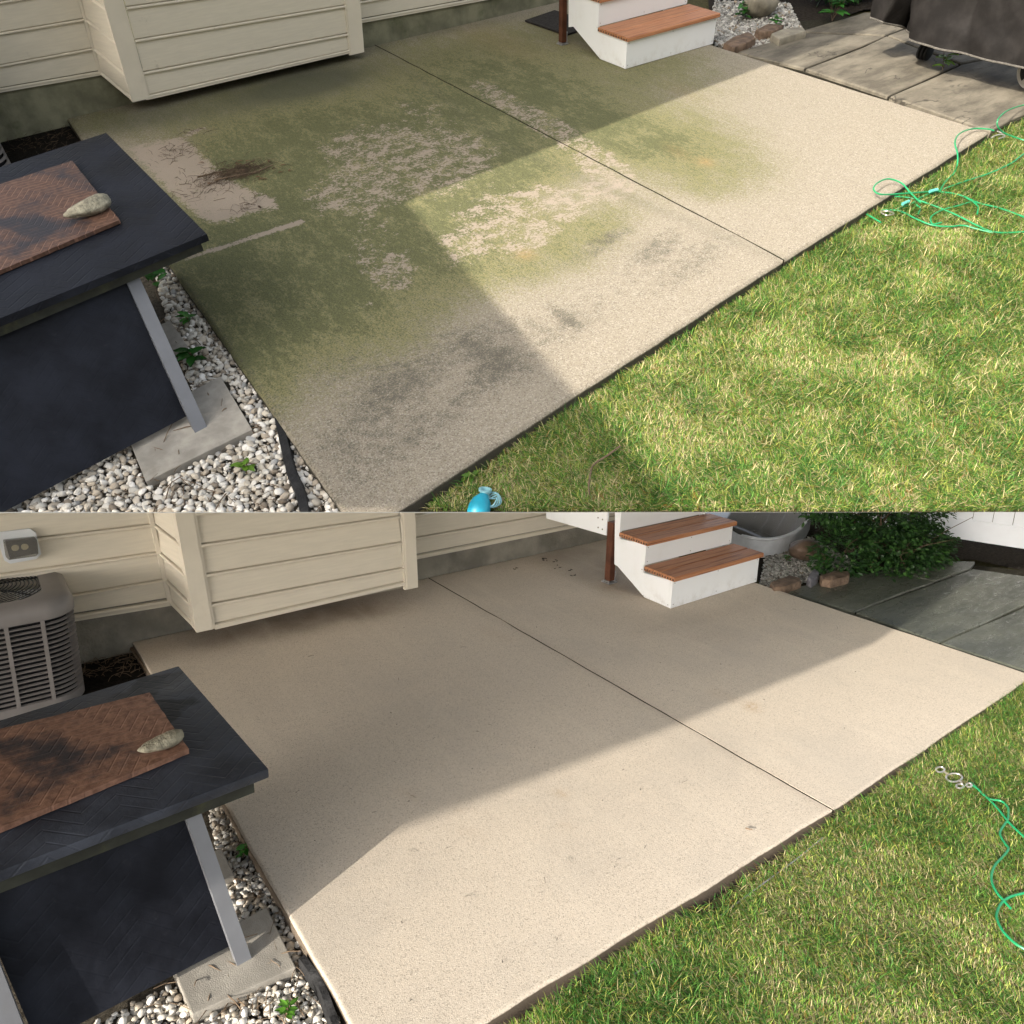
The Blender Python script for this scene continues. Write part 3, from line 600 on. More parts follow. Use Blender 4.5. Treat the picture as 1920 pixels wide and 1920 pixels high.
    for a, b in ((L2[0], IN[0]), (F0[0], F1[0]), (L[0], R2[0])):
        o = V(0, -.016, 0); q = V(0, .02, 0); dn = V(0, 0, -.012); u = V(0, 0, .001)
        mb.hexa([a + o + dn, b + o + dn, b + q + dn, a + q + dn], [a + o + u, b + o + u, b + q + u, a + q + u])
    part(H, 'starter_strip', mb, MAT['trim'], clip=True, smooth=0)
    mb = MB(); x0, x1 = L2[0][0] - .2, R2[0][0]
    mb.box(((x0 + x1) / 2, .075, .0), (x1 - x0, .14, .62))
    part(H, 'foundation', mb, MAT['found_up' if up else 'found_low'], clip=True, smooth=0)
    if up:                            # unseen slab, added and outlined to cast this patio's shade edge
        hh = 5.6; sh = SUN_UP[:2] / SUN_UP[2] * hh
        c0 = Y.z(730, 390)[:2]; c1 = Y.z(1440, 120)[:2]; d1 = c1 - c0; s3 = Y.z(1020, 750)[:2]; d2 = s3 - c0
        poly = [c0, c0 + d1 * 1.9, V(7.2, -.6), V(7.2, .9), V(-5.0, .9), Y.z(-150, 957)[:2], Y.z(480, 957)[:2], Y.z(1205, 957)[:2]]
        poly = [p + sh for p in poly]
        mb = MB(); mb.prism([(*p, hh) for p in poly], (0, 0, .12)); part(H, 'unseen_slab', mb, MAT['unseen_slab'], smooth=0, clip=False)
    return H

# ------------------------------------------------------------------ steps, post, rim board
def build_steps(Y, P, up, g):
    A, B = Y.z(*P['S1']), Y.z(*P['S2']); sy = A[1]; x0, x1 = A[0], B[0]
    h1 = Y.y(*P['S3'], sy)[2]; t1b = Y.z(*P['tread_back'], h1)
    th = .030
    T = thing(Y, 'porch_steps', ('white box steps with brown treads on the stained patio' if up else 'white box steps with brown treads on the washed patio'), 'steps', (x0, sy, 0))
    yb = t1b[1]; z1 = h1 + th
    up2 = (Y.y(*((1122.5, 3) if up else (1208, 1020)), yb + .01)); z2 = up2[2]; ybb = yb + (yb - sy)
    z3 = z2 + th; z4 = z3 + (z2 - z1) + .0
    # side panels, cut from sheet: follow the outline seen
    def outline(xp):
        pts = [Y.x(*q, x0) for q in P['panel']]
        return [V(xp, p[1], p[2]) for p in pts]
    zb = [p for p in outline(x0)]
    for xp, s in ((x0, 1), (x1 - .02, 1)):
        pts = outline(xp); pts[4][2] = .004; pts[3][2] = max(.004, pts[3][2]); pts[4][1] = sy
        mb = MB(); mb.prism(pts, (.02, 0, 0)); part(T, 'side_panel', mb, MAT['white'], clip=False, smooth=0, bevel=.0015)
    ft = .004
    for k, (yy, za, zb_) in enumerate(((sy, ft, h1), (yb, z1 + .002, z2), (ybb, z3 + .002, z4))):
        mb = MB(); mb.box(((x0 + x1) / 2, yy - .008, (za + zb_) / 2), (x1 - x0 + .004, .016, zb_ - za)); part(T, 'riser', mb, MAT['white'], clip=False, smooth=0, bevel=.0015)
        for sx in (x0 + .025, x1 - .025):
            for zz in (za + .03, zb_ - .03): mb2 = None
    sc_ = [((sx, yy - .0165, zz), (0, -1, 0)) for yy, za, zb_ in ((sy, ft, h1), (yb, z1, z2)) for sx in (x0 + .02, (x0 + x1) / 2, x1 - .02) for zz in (za + .025, zb_ - .02)]
    sc_ += [((x0 - .0002, p[1] + .012, p[2] + .02), (-1, 0, 0)) for p in zb[3:8]]
    for pp, dd in sc_: mb = MB(); mb.lathe(pp, dd, [(.004, 0), (.003, .0012)], 8); part(T, 'screw_head', mb, MAT['screw'], clip=False)
    ov = .022
    for yf, ybk, zb_ in ((sy - .016 - ov, yb - .018, h1), (yb - .016 - ov, ybb - .018, z2)):
        t_ = MB(); nb = 2; dep = (ybk - yf)
        for i in range(nb):
            ya = yf + dep * i / nb; ye = yf + dep * (i + 1) / nb - .004; r = .006
            prof = [(ya, zb_), (ye, zb_), (ye, zb_ + th - r), (ye - r, zb_ + th), (ya + r, zb_ + th), (ya, zb_ + th - r)]
            t_.prism([(x0 - .012, a, b) for a, b in prof], (x1 - x0 + .03, 0, 0))
        tr_ = part(T, 'tread', t_, MAT['tread'], clip=False, smooth=40)
        g_ = MB()                      # the open, ribbed ends of the hollow boards
        for i in range(12):
            yy = yf + dep * (i + .5) / 12; g_.box((x0 - .0125, yy, zb_ + th * .34), (.002, dep / 12 * .55, th * .42))
        part(tr_, 'board_end', g_, MAT['tread_core'], clip=False, smooth=0)
    # post
    pc = Y.z(*P['post']); hw = (Y.z(P['postR'], P['post'][1])[0] - Y.z(P['postL'], P['post'][1])[0]) * .42
    D = thing(Y, 'porch_deck', ('brown deck post on metal base beside the steps, over stained concrete' if up else 'white deck corner on brown post beside the steps, over washed concrete'), 'deck', (pc[0], pc[1] + hw, 0))
    ztop = z3 if up else z3 + .05
    mb = MB(); mb.box((pc[0], pc[1] + hw, (ztop + .02) / 2), (2 * hw, 2 * hw, ztop - .02)); part(D, 'post', mb, MAT['post'], clip=False, smooth=0, bevel=.004)
    mb = MB(); o = hw + .004
    hb = .10 if up else .085
    mb.box((pc[0] + o, pc[1] + hw, hb / 2 + .003), (.006, 2 * o, hb)); mb.box((pc[0] - o, pc[1] + hw, .012), (.006, 2 * o, .02)); mb.box((pc[0], pc[1] + hw, .006), (2 * o + .02, 2 * o + .02, .008))
    part(D, 'metal_base', mb, MAT['galv'], clip=False, smooth=0)
    if not up:
        xp = pc[0] - hw
        bl = [Y.x(1024, 972, xp), Y.x(1133, 1003, xp)]; tl = [Y.x(1024, 940, xp), Y.x(1133, 945, xp)]
        K = D
        mb = MB(); mb.prism([bl[0], bl[1], tl[1], tl[0]], (.04, 0, 0)); part(K, 'rim_board', mb, MAT['white'], clip=True, smooth=0)
        mb = MB(); q = [Y.x(1117, 998.5, xp - .003), Y.x(1134, 1003.5, xp - .003), Y.x(1134, 945, xp - .003), Y.x(1117, 945, xp - .003)]; mb.prism(q, (.003, 0, 0))
        br = part(K, 'bracket', mb, MAT['white'], clip=True, smooth=0)
        for a, b in ((1121.7, 970.7), (1130, 974), (1121.7, 989), (1129.7, 992.5)):
            c = Y.x(a, b, xp - .003); mb = MB(); mb.lathe(c, (-1, 0, 0), [(.006, 0), (.006, .003), (.004, .005)], 8); part(br, 'bolt', mb, MAT['screw'], clip=False)
        # face running right to the steps
        a = bl[1]; mb = MB(); e = Y.y(1151, 998, a[1])
        mb.hexa([a + V(.0, -.02, 0), V(x0, a[1] - .02, a[2]), V(x0, a[1] + .02, a[2]), a + V(0, .02, 0)], [a + V(0, -.02, .4), V(x0, a[1] - .02, a[2] + .4), V(x0, a[1] + .02, a[2] + .4), a + V(0, .02, .4)])
        part(K, 'end_board', mb, MAT['white'], clip=True, smooth=0)
    return x0, x1, sy

# ------------------------------------------------------------------ fire table
def build_table(Y, up):
    if up:
        zt = .66 * 1.3 / 1.35; K, Bk, F0, B0 = (388, 439), (199, 249), (0, 597), (0, 313.5); foot, ltop = (388, 800), (258, 512)
        pan = [(240, 523), (368, 779)]; lid = [(224, 412), (135, 301), (0, 345), (0, 507)]; stone_c = (170, 393)
    else:
        zt = .50 * 1.2 / 1.15; K, Bk, F0, B0 = (504, 1441), (335, 1248), (0, 1633), (0, 1350); foot, ltop = (472, 1797), (373, 1512)
        pan = [(358, 1518), (455, 1777)]; lid = [(354, 1404), (280, 1298), (0, 1367), (0, 1551)]; stone_c = (306, 1391)
    k, b, f, bb = (Y.z(*q, zt) for q in (K, Bk, F0, B0))
    df = (f - k); f2 = k + df * (1.15 if not up else 1.5); b2 = b + (bb - b) * (1.4 if not up else 1.6)
    label = ('dark slate topped fire table beside the stained patio' if up else 'dark slate topped fire table with wet corner beside the washed patio')
    foot3 = Y.z(*foot, -.03)
    T = thing(Y, 'fire_table', label, 'fire table', foot3)
    th = .032
    cen = (k + b + f2 + b2) / 4
    mb = MB(); dn = V(0, 0, -th); ins = lambda p, s: p + (cen - p) / np.linalg.norm(cen - p) * s
    mb.hexa([k + dn, f2 + dn, b2 + dn, b + dn], [k, f2, b2, b])
    part(T, 'table_top', mb, MAT['slate' if up else 'slate_wet_sheen'], smooth=30, bevel=.006 if not up else 0)
    q = [ins(p, .012) for p in (k, f2, b2, b)]
    # apron directly under the top, set in so the top overhangs
    mb = MB(); ap = .055; q = [ins(p, .05) for p in (k, f2, b2, b)]
    mb.hexa([p + dn + V(0, 0, -ap) for p in q], [p + dn - V(0, 0, .0005) for p in q]); part(T, 'apron', mb, MAT['apron'], smooth=0)
    zp = zt - th - ap + .004
    # legs: sloping square tubes
    fd = df / np.linalg.norm(df); rd = (b - k); rd[2] = 0; rd /= np.linalg.norm(rd)
    lw, ld = (.062, .055) if up else (.043, .036)
    lt = Y.z(*ltop, zp)
    def leg(ft, tp):
        mb = MB(); c = lambda p: [p, p - fd * lw * .5 , p - fd * lw * .5 + rd * ld, p + rd * ld]
        a = [p for p in (ft - fd * 0, ft + fd * lw, ft + fd * lw + rd * ld, ft + rd * ld)]; t_ = [p for p in (tp, tp + fd * lw, tp + fd * lw + rd * ld, tp + rd * ld)]
        mb.hexa(a, t_); return mb
    part(T, 'leg', leg(foot3, lt), MAT['leg'], smooth=0)
    span = np.linalg.norm(f2 - k) - .16 if not up else np.linalg.norm(f2 - k) - .2
    if not up:
        Ls_ = np.linspace(.4, 1.6, 400); lx = [abs(Y.px(foot3 + fd * q_)[0] - 78) for q_ in Ls_]; span = Ls_[int(np.argmin(lx))]
        l2f = foot3 + fd * span; l2t = lt + fd * span
        part(T, 'leg', leg(l2f, l2t), MAT['leg'], smooth=0)
    dep = np.linalg.norm(b - k) * .8
    part(T, 'leg', leg(foot3 + rd * dep, lt + rd * dep), MAT['leg'], smooth=0)
    # front and right side panels, slate clad
    tr_ = Y.z(*pan[0], zp); brp = Y.z(*pan[1], .0)
    nl = (1.3 if up else span - .02)
    tr_ = tr_ + rd * .03; brp = brp + rd * .03; tl, bl = tr_ + fd * nl, brp + fd * nl
    mb = MB(); mb.hexa([brp, bl, bl + rd * .03, brp + rd * .03], [tr_, tl, tl + rd * .03, tr_ + rd * .03]); part(T, 'side_panel', mb, MAT['panel'], smooth=0)
    mb = MB(); o = rd * .034; e = rd * (dep - .02); mb.hexa([brp + o, brp + e, brp + e + fd * .03, brp + o + fd * .03], [tr_ + o, tr_ + e, tr_ + e + fd * .03, tr_ + o + fd * .03]); part(T, 'side_panel', mb, MAT['panel'], smooth=0)
    # lid resting on the top
    zl = zt + .022
    L = [Y.z(*q, zl) for q in lid]; L[2] = L[1] + (L[2] - L[1]) * (1.5); L[3] = L[0] + (L[3] - L[0]) * 1.5
    rag = MB(); out = []
    for i in range(4):
        a, c = L[i], L[(i + 1) % 4]
        for t in np.linspace(0, 1, 30)[:-1]:
            p = lerp(a, c, t); out.append(p + V(*(.0035 * mnoise.noise(Vector((p[0] * 25, p[1] * 25, j))) for j in (1, 2)), 0))
    rag.prism([p - V(0, 0, .017) for p in out], (0, 0, .017))
    rag.v = [tuple(p) for p in rag.v]
    solo(Y, 'burner_lid', rag, MAT['lid_up' if up else 'lid_low'], L[0] - V(0, 0, .022), ('rust patched lid plate on the table by the stained patio' if up else 'reddish rust lid plate on the table by the washed patio'), 'lid', smooth=30)
    # spacer lip so the lid sits on the top
    # stone on the lid
    c = Y.z(*stone_c, zl + .02); e1 = Y.z(stone_c[0] + 42, stone_c[1] - 18, zl + .02) - c
    e1[2] = 0; Ls = np.linalg.norm(e1); e1 /= Ls; e2 = V(-e1[1], e1[0], 0); bm = bmesh.new(); bmesh.ops.create_icosphere(bm, subdivisions=4, radius=1)
    mb = MB(); vs_ = []
    for v in bm.verts:
        p = v.co; u = p.x; r = 1 + .12 * mnoise.noise(p * 1.6) + .05 * mnoise.noise(p * 4.5)
        fat = .40 + .07 * u                                           # one end thicker
        hgt = .62 * fat * r * p.z * (1 + .15 * u)
        if hgt < -.24 * 1: hgt = -.24
        vs_.append(c + Ls * (e1 * u * 1.0 * r + e2 * (p.y * fat * 1.1 * r + .10 * u * u) + V(0, 0, 1) * hgt * 1.15))
    fs = [[v.index for v in f.verts] for f in bm.faces]; bm.free()
    z0 = min(p[2] for p in vs_); vs_ = [p + V(0, 0, zl + .0005 - z0) for p in vs_]
    mb.add(vs_, fs); solo(Y, 'stone', mb, MAT['stone'], c, ('pale elongated stone on the rust patched lid by stained patio' if up else 'pale elongated stone on the reddish lid by washed patio'), 'stone', smooth=60)
    # pavers under the legs
    zp_ = -.03
    if up: qs = [((413, 705), (473, 805), (273, 903), (232, 800)), ((318, 600), (352, 648), (300, 672), (262, 628))]
    else: qs = [((500, 1700), (555, 1813), (360, 1902), (318, 1800)), ((415, 1590), (440, 1640), (385, 1665), (360, 1612))]
    for i, qd in enumerate(qs):
        pts = [Y.z(*q, zp_) for q in qd]; mb = MB(); mb.prism([p - V(0, 0, .05) for p in pts], (0, 0, .05))
        lab = [('large grey concrete paver under the table leg by the stained patio', 'small grey paver corner behind the table leg by stained patio'), ('large grey concrete paver under the table leg by the washed patio', 'small grey paver corner behind the table leg by washed patio')][0 if up else 1][i]
        solo(Y, 'concrete_paver', mb, MAT['paver'], pts[0] - V(0, 0, .05), lab, 'paver', 'pavers under the fire table', smooth=0, bevel=.004)
    return T

# ------------------------------------------------------------------ pebbles
def pebble_protos(n, sub=2):
    out = []
    for k in range(n):
        bm = bmesh.new(); bmesh.ops.create_icosphere(bm, subdivisions=sub, radius=1); sc = V(random.uniform(.8, 1.3), random.uniform(.7, 1.), random.uniform(.45, .75))
        planes = [(Vector((random.gauss(0, 1), random.gauss(0, 1), random.gauss(0, 1))).normalized(), random.uniform(.48, .82)) for _ in range(9)]
        vs_ = []
        for v in bm.verts:
            p = v.co * (1 + .18 * mnoise.noise(v.co * 1.3 + Vector((k * 9, 0, 0))))
            for nn, d in planes:
                e = p.dot(nn) - d
                if e > 0: p = p - nn * e * .85
            vs_.append(np.array(p) * sc)
        out.append((np.array(vs_), np.array([[v.index for v in f.verts] for f in bm.faces]))); bm.free()
    return out
PROTO = pebble_protos(14)
def scatter_pebbles(Y, name, poly, z0, size, density, pal, label_kind, avoid=(), layers=2, jitter=1.):
    lo = np.min(poly, 0); hi = np.max(poly, 0); area = np.prod(hi - lo); VV, FF, TT = [], [], []; off = 0
    for lay in range(-1, layers):
        size0 = size; sz_ = size * (.55 if lay < 0 else 1.)
        N = int(area * density * (1.6 if lay < 0 else 1)); pts = rng.uniform(lo, hi, (N, 2)); pts = pts[inpoly(pts, poly)]
        for a in avoid: pts = pts[~inpoly(pts, a)]
        # thin out crowding with a coarse hash
        cell = sz_ * .82; seen = {}; keep = []
        for p in pts:
            kx, ky = int(p[0] // cell), int(p[1] // cell); ok = True
            for i in (-1, 0, 1):
                for j in (-1, 0, 1):
                    for q in seen.get((kx + i, ky + j), ()):
                        if (q[0] - p[0]) ** 2 + (q[1] - p[1]) ** 2 < (sz_ * .70) ** 2: ok = False
            if ok: seen.setdefault((kx, ky), []).append(p); keep.append(p)
        for p in keep:
            v, f = PROTO[rng.integers(len(PROTO))]; s = sz_ * .5 * rng.uniform(.6, 1.32); q = Matrix.Rotation(rng.uniform(0, 6.28), 3, 'Z') @ Matrix.Rotation(rng.normal(0, .35), 3, 'X') @ Matrix.Rotation(rng.normal(0, .35), 3, 'Y')
            pv = v @ np.array(q).T * s + V(p[0], p[1], z0 + max(lay, -.3) * size * .26 + rng.uniform(-.1, .12) * size)
            c = V(*pal[rng.choice(len(pal), p=[.36, .24, .16, .12, .07, .05][:len(pal)] if len(pal) == 6 else None)]) * rng.uniform(.78, 1.12)
            VV.append(pv); FF.append(f + off); off += len(v); TT.append(np.repeat(np.clip([[*c, 1]], 0, 1), len(v), 0))
    mb = MB(); mb.v = np.vstack(VV).tolist(); mb.f = [tuple(f) for f in np.vstack(FF).tolist()]; mb.mi = [0]
    me = bpy.data.meshes.new(name); base = V(*lo, z0)
    co = np.vstack(VV); tint = np.vstack(TT)
    me.from_pydata((co - base).tolist(), [], mb.f); me.materials.append(MAT['pebble'])
    a_ = me.color_attributes.new('tint', 'FLOAT_COLOR', 'POINT'); a_.data.foreach_set('color', tint.astype(np.float32).ravel())
    if Y.clip and (Y.below(co) > 0).any():
        bm = bmesh.new(); bm.from_mesh(me)
        bmesh.ops.bisect_plane(bm, geom=bm.verts[:] + bm.edges[:] + bm.faces[:], plane_co=Vector(Y.C - base), plane_no=Vector(Y.R[1]), clear_outer=True); bm.to_mesh(me); bm.free()
    me.polygons.foreach_set('use_smooth', [True] * len(me.polygons)); me.set_sharp_from_angle(angle=math.radians(38))
    o = bpy.data.objects.new(name, me); C.objects.link(o); o.matrix_world = Y.W @ Matrix.Translation(Vector(base)); return tag(o, kind='stuff', label=label_kind)
WHITE = [(.64, .605, .54), (.52, .465, .385), (.72, .69, .64), (.42, .36, .285), (.36, .355, .34), (.24, .20, .155)]
GREY = [(.34, .33, .30), (.46, .44, .40), (.24, .23, .21), (.56, .54, .49), (.17, .15, .13), (.30, .24, .17)]

# ------------------------------------------------------------------ grass
def grass(Y, name, poly, z0, density, L0, width, px_fn, label, extra=(), gain=1.):
    lo = np.min(poly, 0); hi = np.max(poly, 0); N = int(np.prod(hi - lo) * density); P = rng.uniform(lo, hi, (N, 2)); P = P[inpoly(P, poly)]
    px = Y.px(np.c_[P, np.full(len(P), z0)]); keep = (px[:, 0] > -220) & (px[:, 0] < 2420) & (px[:, 1] > -120) & (px[:, 1] < (1000 if Y.clip else 2080)); P = P[keep]; px = px[keep]
    dist = np.linalg.norm(np.c_[P, np.full(len(P), z0)] - Y.C, axis=1); keep = rng.random(len(P)) < np.clip((3.4 if Y.clip else 2.8) / dist, .35, 1) ** 1.1 * np.where(px[:, 0] > 1990, .5, 1); P = P[keep]; px = px[keep]
    n1 = value_noise(P, 1.6, 3.1); n2 = value_noise(P, 4.2, 9.7); n3 = value_noise(P, 11., 5.5)
    lush = np.clip(.5 + .8 * n1 + .7 * n2 + .45 * n3, 0, 1)
    thin = px_fn(px) if px_fn else np.zeros(len(P)); keep = rng.random(len(P)) > thin; P, n1, n2, n3, lush = P[keep], n1[keep], n2[keep], n3[keep], lush[keep]
    cl_ = P[rng.integers(len(P), size=150)] if len(P) else []          # denser clumps of longer, greener grass
    extra = list(extra) + [(a_[0], a_[1], L0 * rng.uniform(.5, 1.4), int(rng.uniform(30, 150))) for a_ in cl_]
    for (cx, cy, r, cnt) in extra:
        q = rng.normal(0, r, (cnt, 2)) + V(cx, cy); q = q[inpoly(q, poly)]; cnt = len(q); P = np.vstack([P, q]); lush = np.r_[lush, np.full(cnt, 1.25)]; n1 = np.r_[n1, np.zeros(cnt)]; n2 = np.r_[n2, np.zeros(cnt)]; n3 = np.r_[n3, np.zeros(cnt)]
    n = len(P); Lh = L0 * rng.uniform(.45, 1.25, n) * (.65 + .55 * lush); ang = rng.uniform(0, 2 * math.pi, n) + 1.5 * n1
    ang = np.where(rng.random(n) < .5, ang, 2.4 * n2 + 2.2 + rng.normal(0, .7, n))
    lean = np.clip(rng.normal(1.0, .28, n), .2, 1.42); d = np.c_[np.cos(ang), np.sin(ang)]; s = np.c_[-d[:, 1], d[:, 0]]; w = width * rng.uniform(.6, 1.25, n)
    base = np.c_[P, np.full(n, z0)]
    def pt(t):
        a = lean * (.35 + .75 * t); return base + np.c_[d * (Lh * t * np.sin(a))[:, None], (Lh * t * np.cos(a))[:, None]]
    ts = [(0., .8), (.4, 1.), (.75, .7)]; vs_ = []
    for t, k in ts:
        c = pt(t); o = np.c_[s * (w * k * .5)[:, None], np.zeros(n)]; vs_ += [c - o, c + o]
    vs_.append(pt(1.)); VV = np.stack(vs_, 1)                # n,7,3
    ok = np.ones(n, bool)
    if Y.clip: ok = (Y.below(VV.reshape(-1, 3)).reshape(n, 7) < -1e-4).all(1)
    VV = VV[ok]; lush = lush[ok]; n3 = n3[ok]; n = len(VV)
    idx = (np.arange(n) * 7)[:, None]
    q = np.concatenate([idx + [0, 1, 3, 2], idx + [2, 3, 5, 4]], 1).reshape(-1, 4); tri = idx + [4, 5, 6]
    G = V(.128, .255, .038) * gain; G2 = V(.055, .150, .028) * gain; YL = V(.31, .345, .075) * gain; ST = V(.52, .45, .23); OR = V(.22, .125, .03)
    u = rng.random(n); t = np.clip(lush * .9 + rng.normal(0, .28, n), 0, 1)[:, None]; col = G * (1 - t) + G2 * t
    pal_y = u < .24 + .16 * (1 - np.clip(lush, 0, 1)); col[pal_y] = YL * rng.uniform(.7, 1.1, (pal_y.sum(), 1)); dry = rng.random(n) < .15 + .42 * np.clip(.68 - lush, 0, 1); col[dry] = ST * rng.uniform(.6, 1.1, (dry.sum(), 1))
    oo = rng.random(n) < .035; col[oo] = OR
    col *= rng.uniform(.5, 1.3, (n, 1)); cols = np.repeat(np.c_[col, np.ones(n)][:, None, :], 7, 1)
    me = bpy.data.meshes.new(name); me.vertices.add(n * 7); B0 = V(*lo, z0); me.vertices.foreach_set('co', (VV.reshape(-1, 3) - B0).astype(np.float32).ravel())
    loops = np.concatenate([q.ravel(), tri.ravel()]); starts = np.concatenate([np.arange(len(q)) * 4, len(q) * 4 + np.arange(len(tri)) * 3])
    me.loops.add(len(loops)); me.loops.foreach_set('vertex_index', loops.astype(np.int32)); me.polygons.add(len(starts)); me.polygons.foreach_set('loop_start', starts.astype(np.int32))
    me.update(calc_edges=True); me.validate(); me.polygons.foreach_set('use_smooth', [True] * len(me.polygons))
    a_ = me.color_attributes.new('tint', 'FLOAT_COLOR', 'POINT'); a_.data.foreach_set('color', cols.astype(np.float32).ravel()); me.materials.append(MAT['grass'])
    o = bpy.data.objects.new(name, me); C.objects.link(o); o.matrix_world = Y.W @ Matrix.Translation(Vector(B0)); return tag(o, kind='stuff', label=label)

# ------------------------------------------------------------------ leaves
def leaf_mesh(name, items, mat, parent=None, yard=None, base=None):   # items: (pos, dir, up, length, width, rgb)
    VV, TT, fs = [], [], []
    for i, (p, d, u, l, w, c) in enumerate(items):
        d = V(*d); d /= np.linalg.norm(d); s = np.cross(d, V(*u)); s /= np.linalg.norm(s) + 1e-9; nn = np.cross(s, d)
        o = len(VV); prof = [(0, .12), (.3, .9), (.65, .85), (1, .05)]
        for t, k in prof:
            m_ = V(*p) + d * l * t - nn * l * .22 * t * t
            for e in (-1, 0, 1): VV.append(m_ + s * (w * .5 * k * e) + nn * (abs(e) * w * .14))
        for j in range(3):
            for e in range(2): a = o + j * 3 + e; fs.append((a, a + 1, a + 4, a + 3))
        TT += [(*c, 1)] * 12
    me = bpy.data.meshes.new(name); me.from_pydata([(v - base).tolist() for v in map(np.asarray, VV)], [], fs); me.materials.append(mat)
    a_ = me.color_attributes.new('tint', 'FLOAT_COLOR', 'POINT'); a_.data.foreach_set('color', np.array(TT, np.float32).ravel()); me.polygons.foreach_set('use_smooth', [True] * len(me.polygons))
    o = bpy.data.objects.new(name, me); C.objects.link(o)
    if parent: o.parent = parent
    return o
def weed(Y, at, h, nl, ll, col, label, z0=-.04, spread=1., group=None):
    p = Y.z(*at, z0); R_ = thing(Y, 'weed', label, 'weed', p, group); mb = MB(); items = []
    for k in range(max(1, nl // 5)):
        a = random.uniform(0, 6.28); top = p + V(math.cos(a) * .25 * h * spread * (k > 0), math.sin(a) * .25 * h * spread * (k > 0), h * random.uniform(.7, 1))
        path = spline([p, lerp(p, top, .5) + V(.005, .003, 0), top], 4); mb.tube(path, .0022, 5)
        for i in range(5):
            t = .35 + .65 * i / 4; q = path[min(len(path) - 1, int(t * (len(path) - 1)))]; aa = i * 2.4 + a
            items.append((q, (math.cos(aa), math.sin(aa), random.uniform(.05, .5)), (0, 0, 1), ll * random.uniform(.7, 1.15), ll * .55, V(*col) * random.uniform(.7, 1.25)))
    part(R_, 'stem', mb, MAT['twig'], clip=False); leaf_mesh('foliage', items, MAT['leaf'], R_, Y, p); return R_

# ------------------------------------------------------------------ smaller things
def rock(Y, name, at, half, ang, mat, label, cat, z0, group=None, flat=1.0, seed=0, edgy=.12):
    c = Y.z(*at, z0); bm = bmesh.new(); bmesh.ops.create_icosphere(bm, subdivisions=4, radius=1); ca, sa = math.cos(ang), math.sin(ang); vs_ = []
    for v in bm.verts:
        p = v.co; r = 1 + edgy * mnoise.noise(p * 1.5 + Vector((seed, 0, 0))) + edgy * .35 * mnoise.noise(p * 5 + Vector((seed, 3, 0)))
        q = V(*p) * r
        if flat < 1: q = np.sign(q) * np.abs(q) ** flat
        q = q * V(*half); vs_.append(V(q[0] * ca - q[1] * sa, q[0] * sa + q[1] * ca, q[2]))
    fs = [[v.index for v in f.verts] for f in bm.faces]; bm.free(); zz = min(p[2] for p in vs_)
    mb = MB(); mb.add([c + p - V(0, 0, zz + .008) for p in vs_], fs); return solo(Y, name, mb, mat, c, label, cat, group, smooth=50)
def flat_stone(Y, pxs, z, h, mat, label, group, seed):
    pts = [Y.z(*q, z) for q in pxs]; c = sum(pts) / len(pts); dense = []
    for i in range(len(pts)):
        for t in np.linspace(0, 1, 7)[:-1]:
            q = lerp(pts[i], pts[(i + 1) % len(pts)], t); k = 1 + .07 * mnoise.noise(Vector((q[0] * 14, q[1] * 14, seed))); dense.append(c + (q - c) * k)
    n = len(dense); mb = MB(); rings = []
    for s, zz in ((1.03, -h), (1.04, -h * .5), (1.0, -.006), (.93, 0)):
        rings.append([c + (q - c) * (s + .03 * mnoise.noise(Vector((q[0] * 20, q[1] * 20, zz * 60 + seed)))) + V(0, 0, zz) for q in dense])
    for r in rings: mb.v += [tuple(p) for p in r]
    for k in range(3): mb.f += [(k * n + i, k * n + (i + 1) % n, (k + 1) * n + (i + 1) % n, (k + 1) * n + i) for i in range(n)]
    ci = len(mb.v); mb.v.append(tuple(c + V(0, 0, .003))); mb.f += [(3 * n + i, 3 * n + (i + 1) % n, ci) for i in range(n)]; mb.mi = [0]
    return solo(Y, 'edging_rock', mb, mat, c - V(0, 0, h), label, 'rock', group, smooth=35)
def sheet(Y, name, pts, z, mat, kind='structure', clip=None):
    mb = MB(); mb.add([(p[0], p[1], z) for p in pts], [tuple(range(len(pts)))]); return solo(Y, name, mb, mat, (pts[0][0], pts[0][1], z), kind=kind, smooth=0, clip=clip)

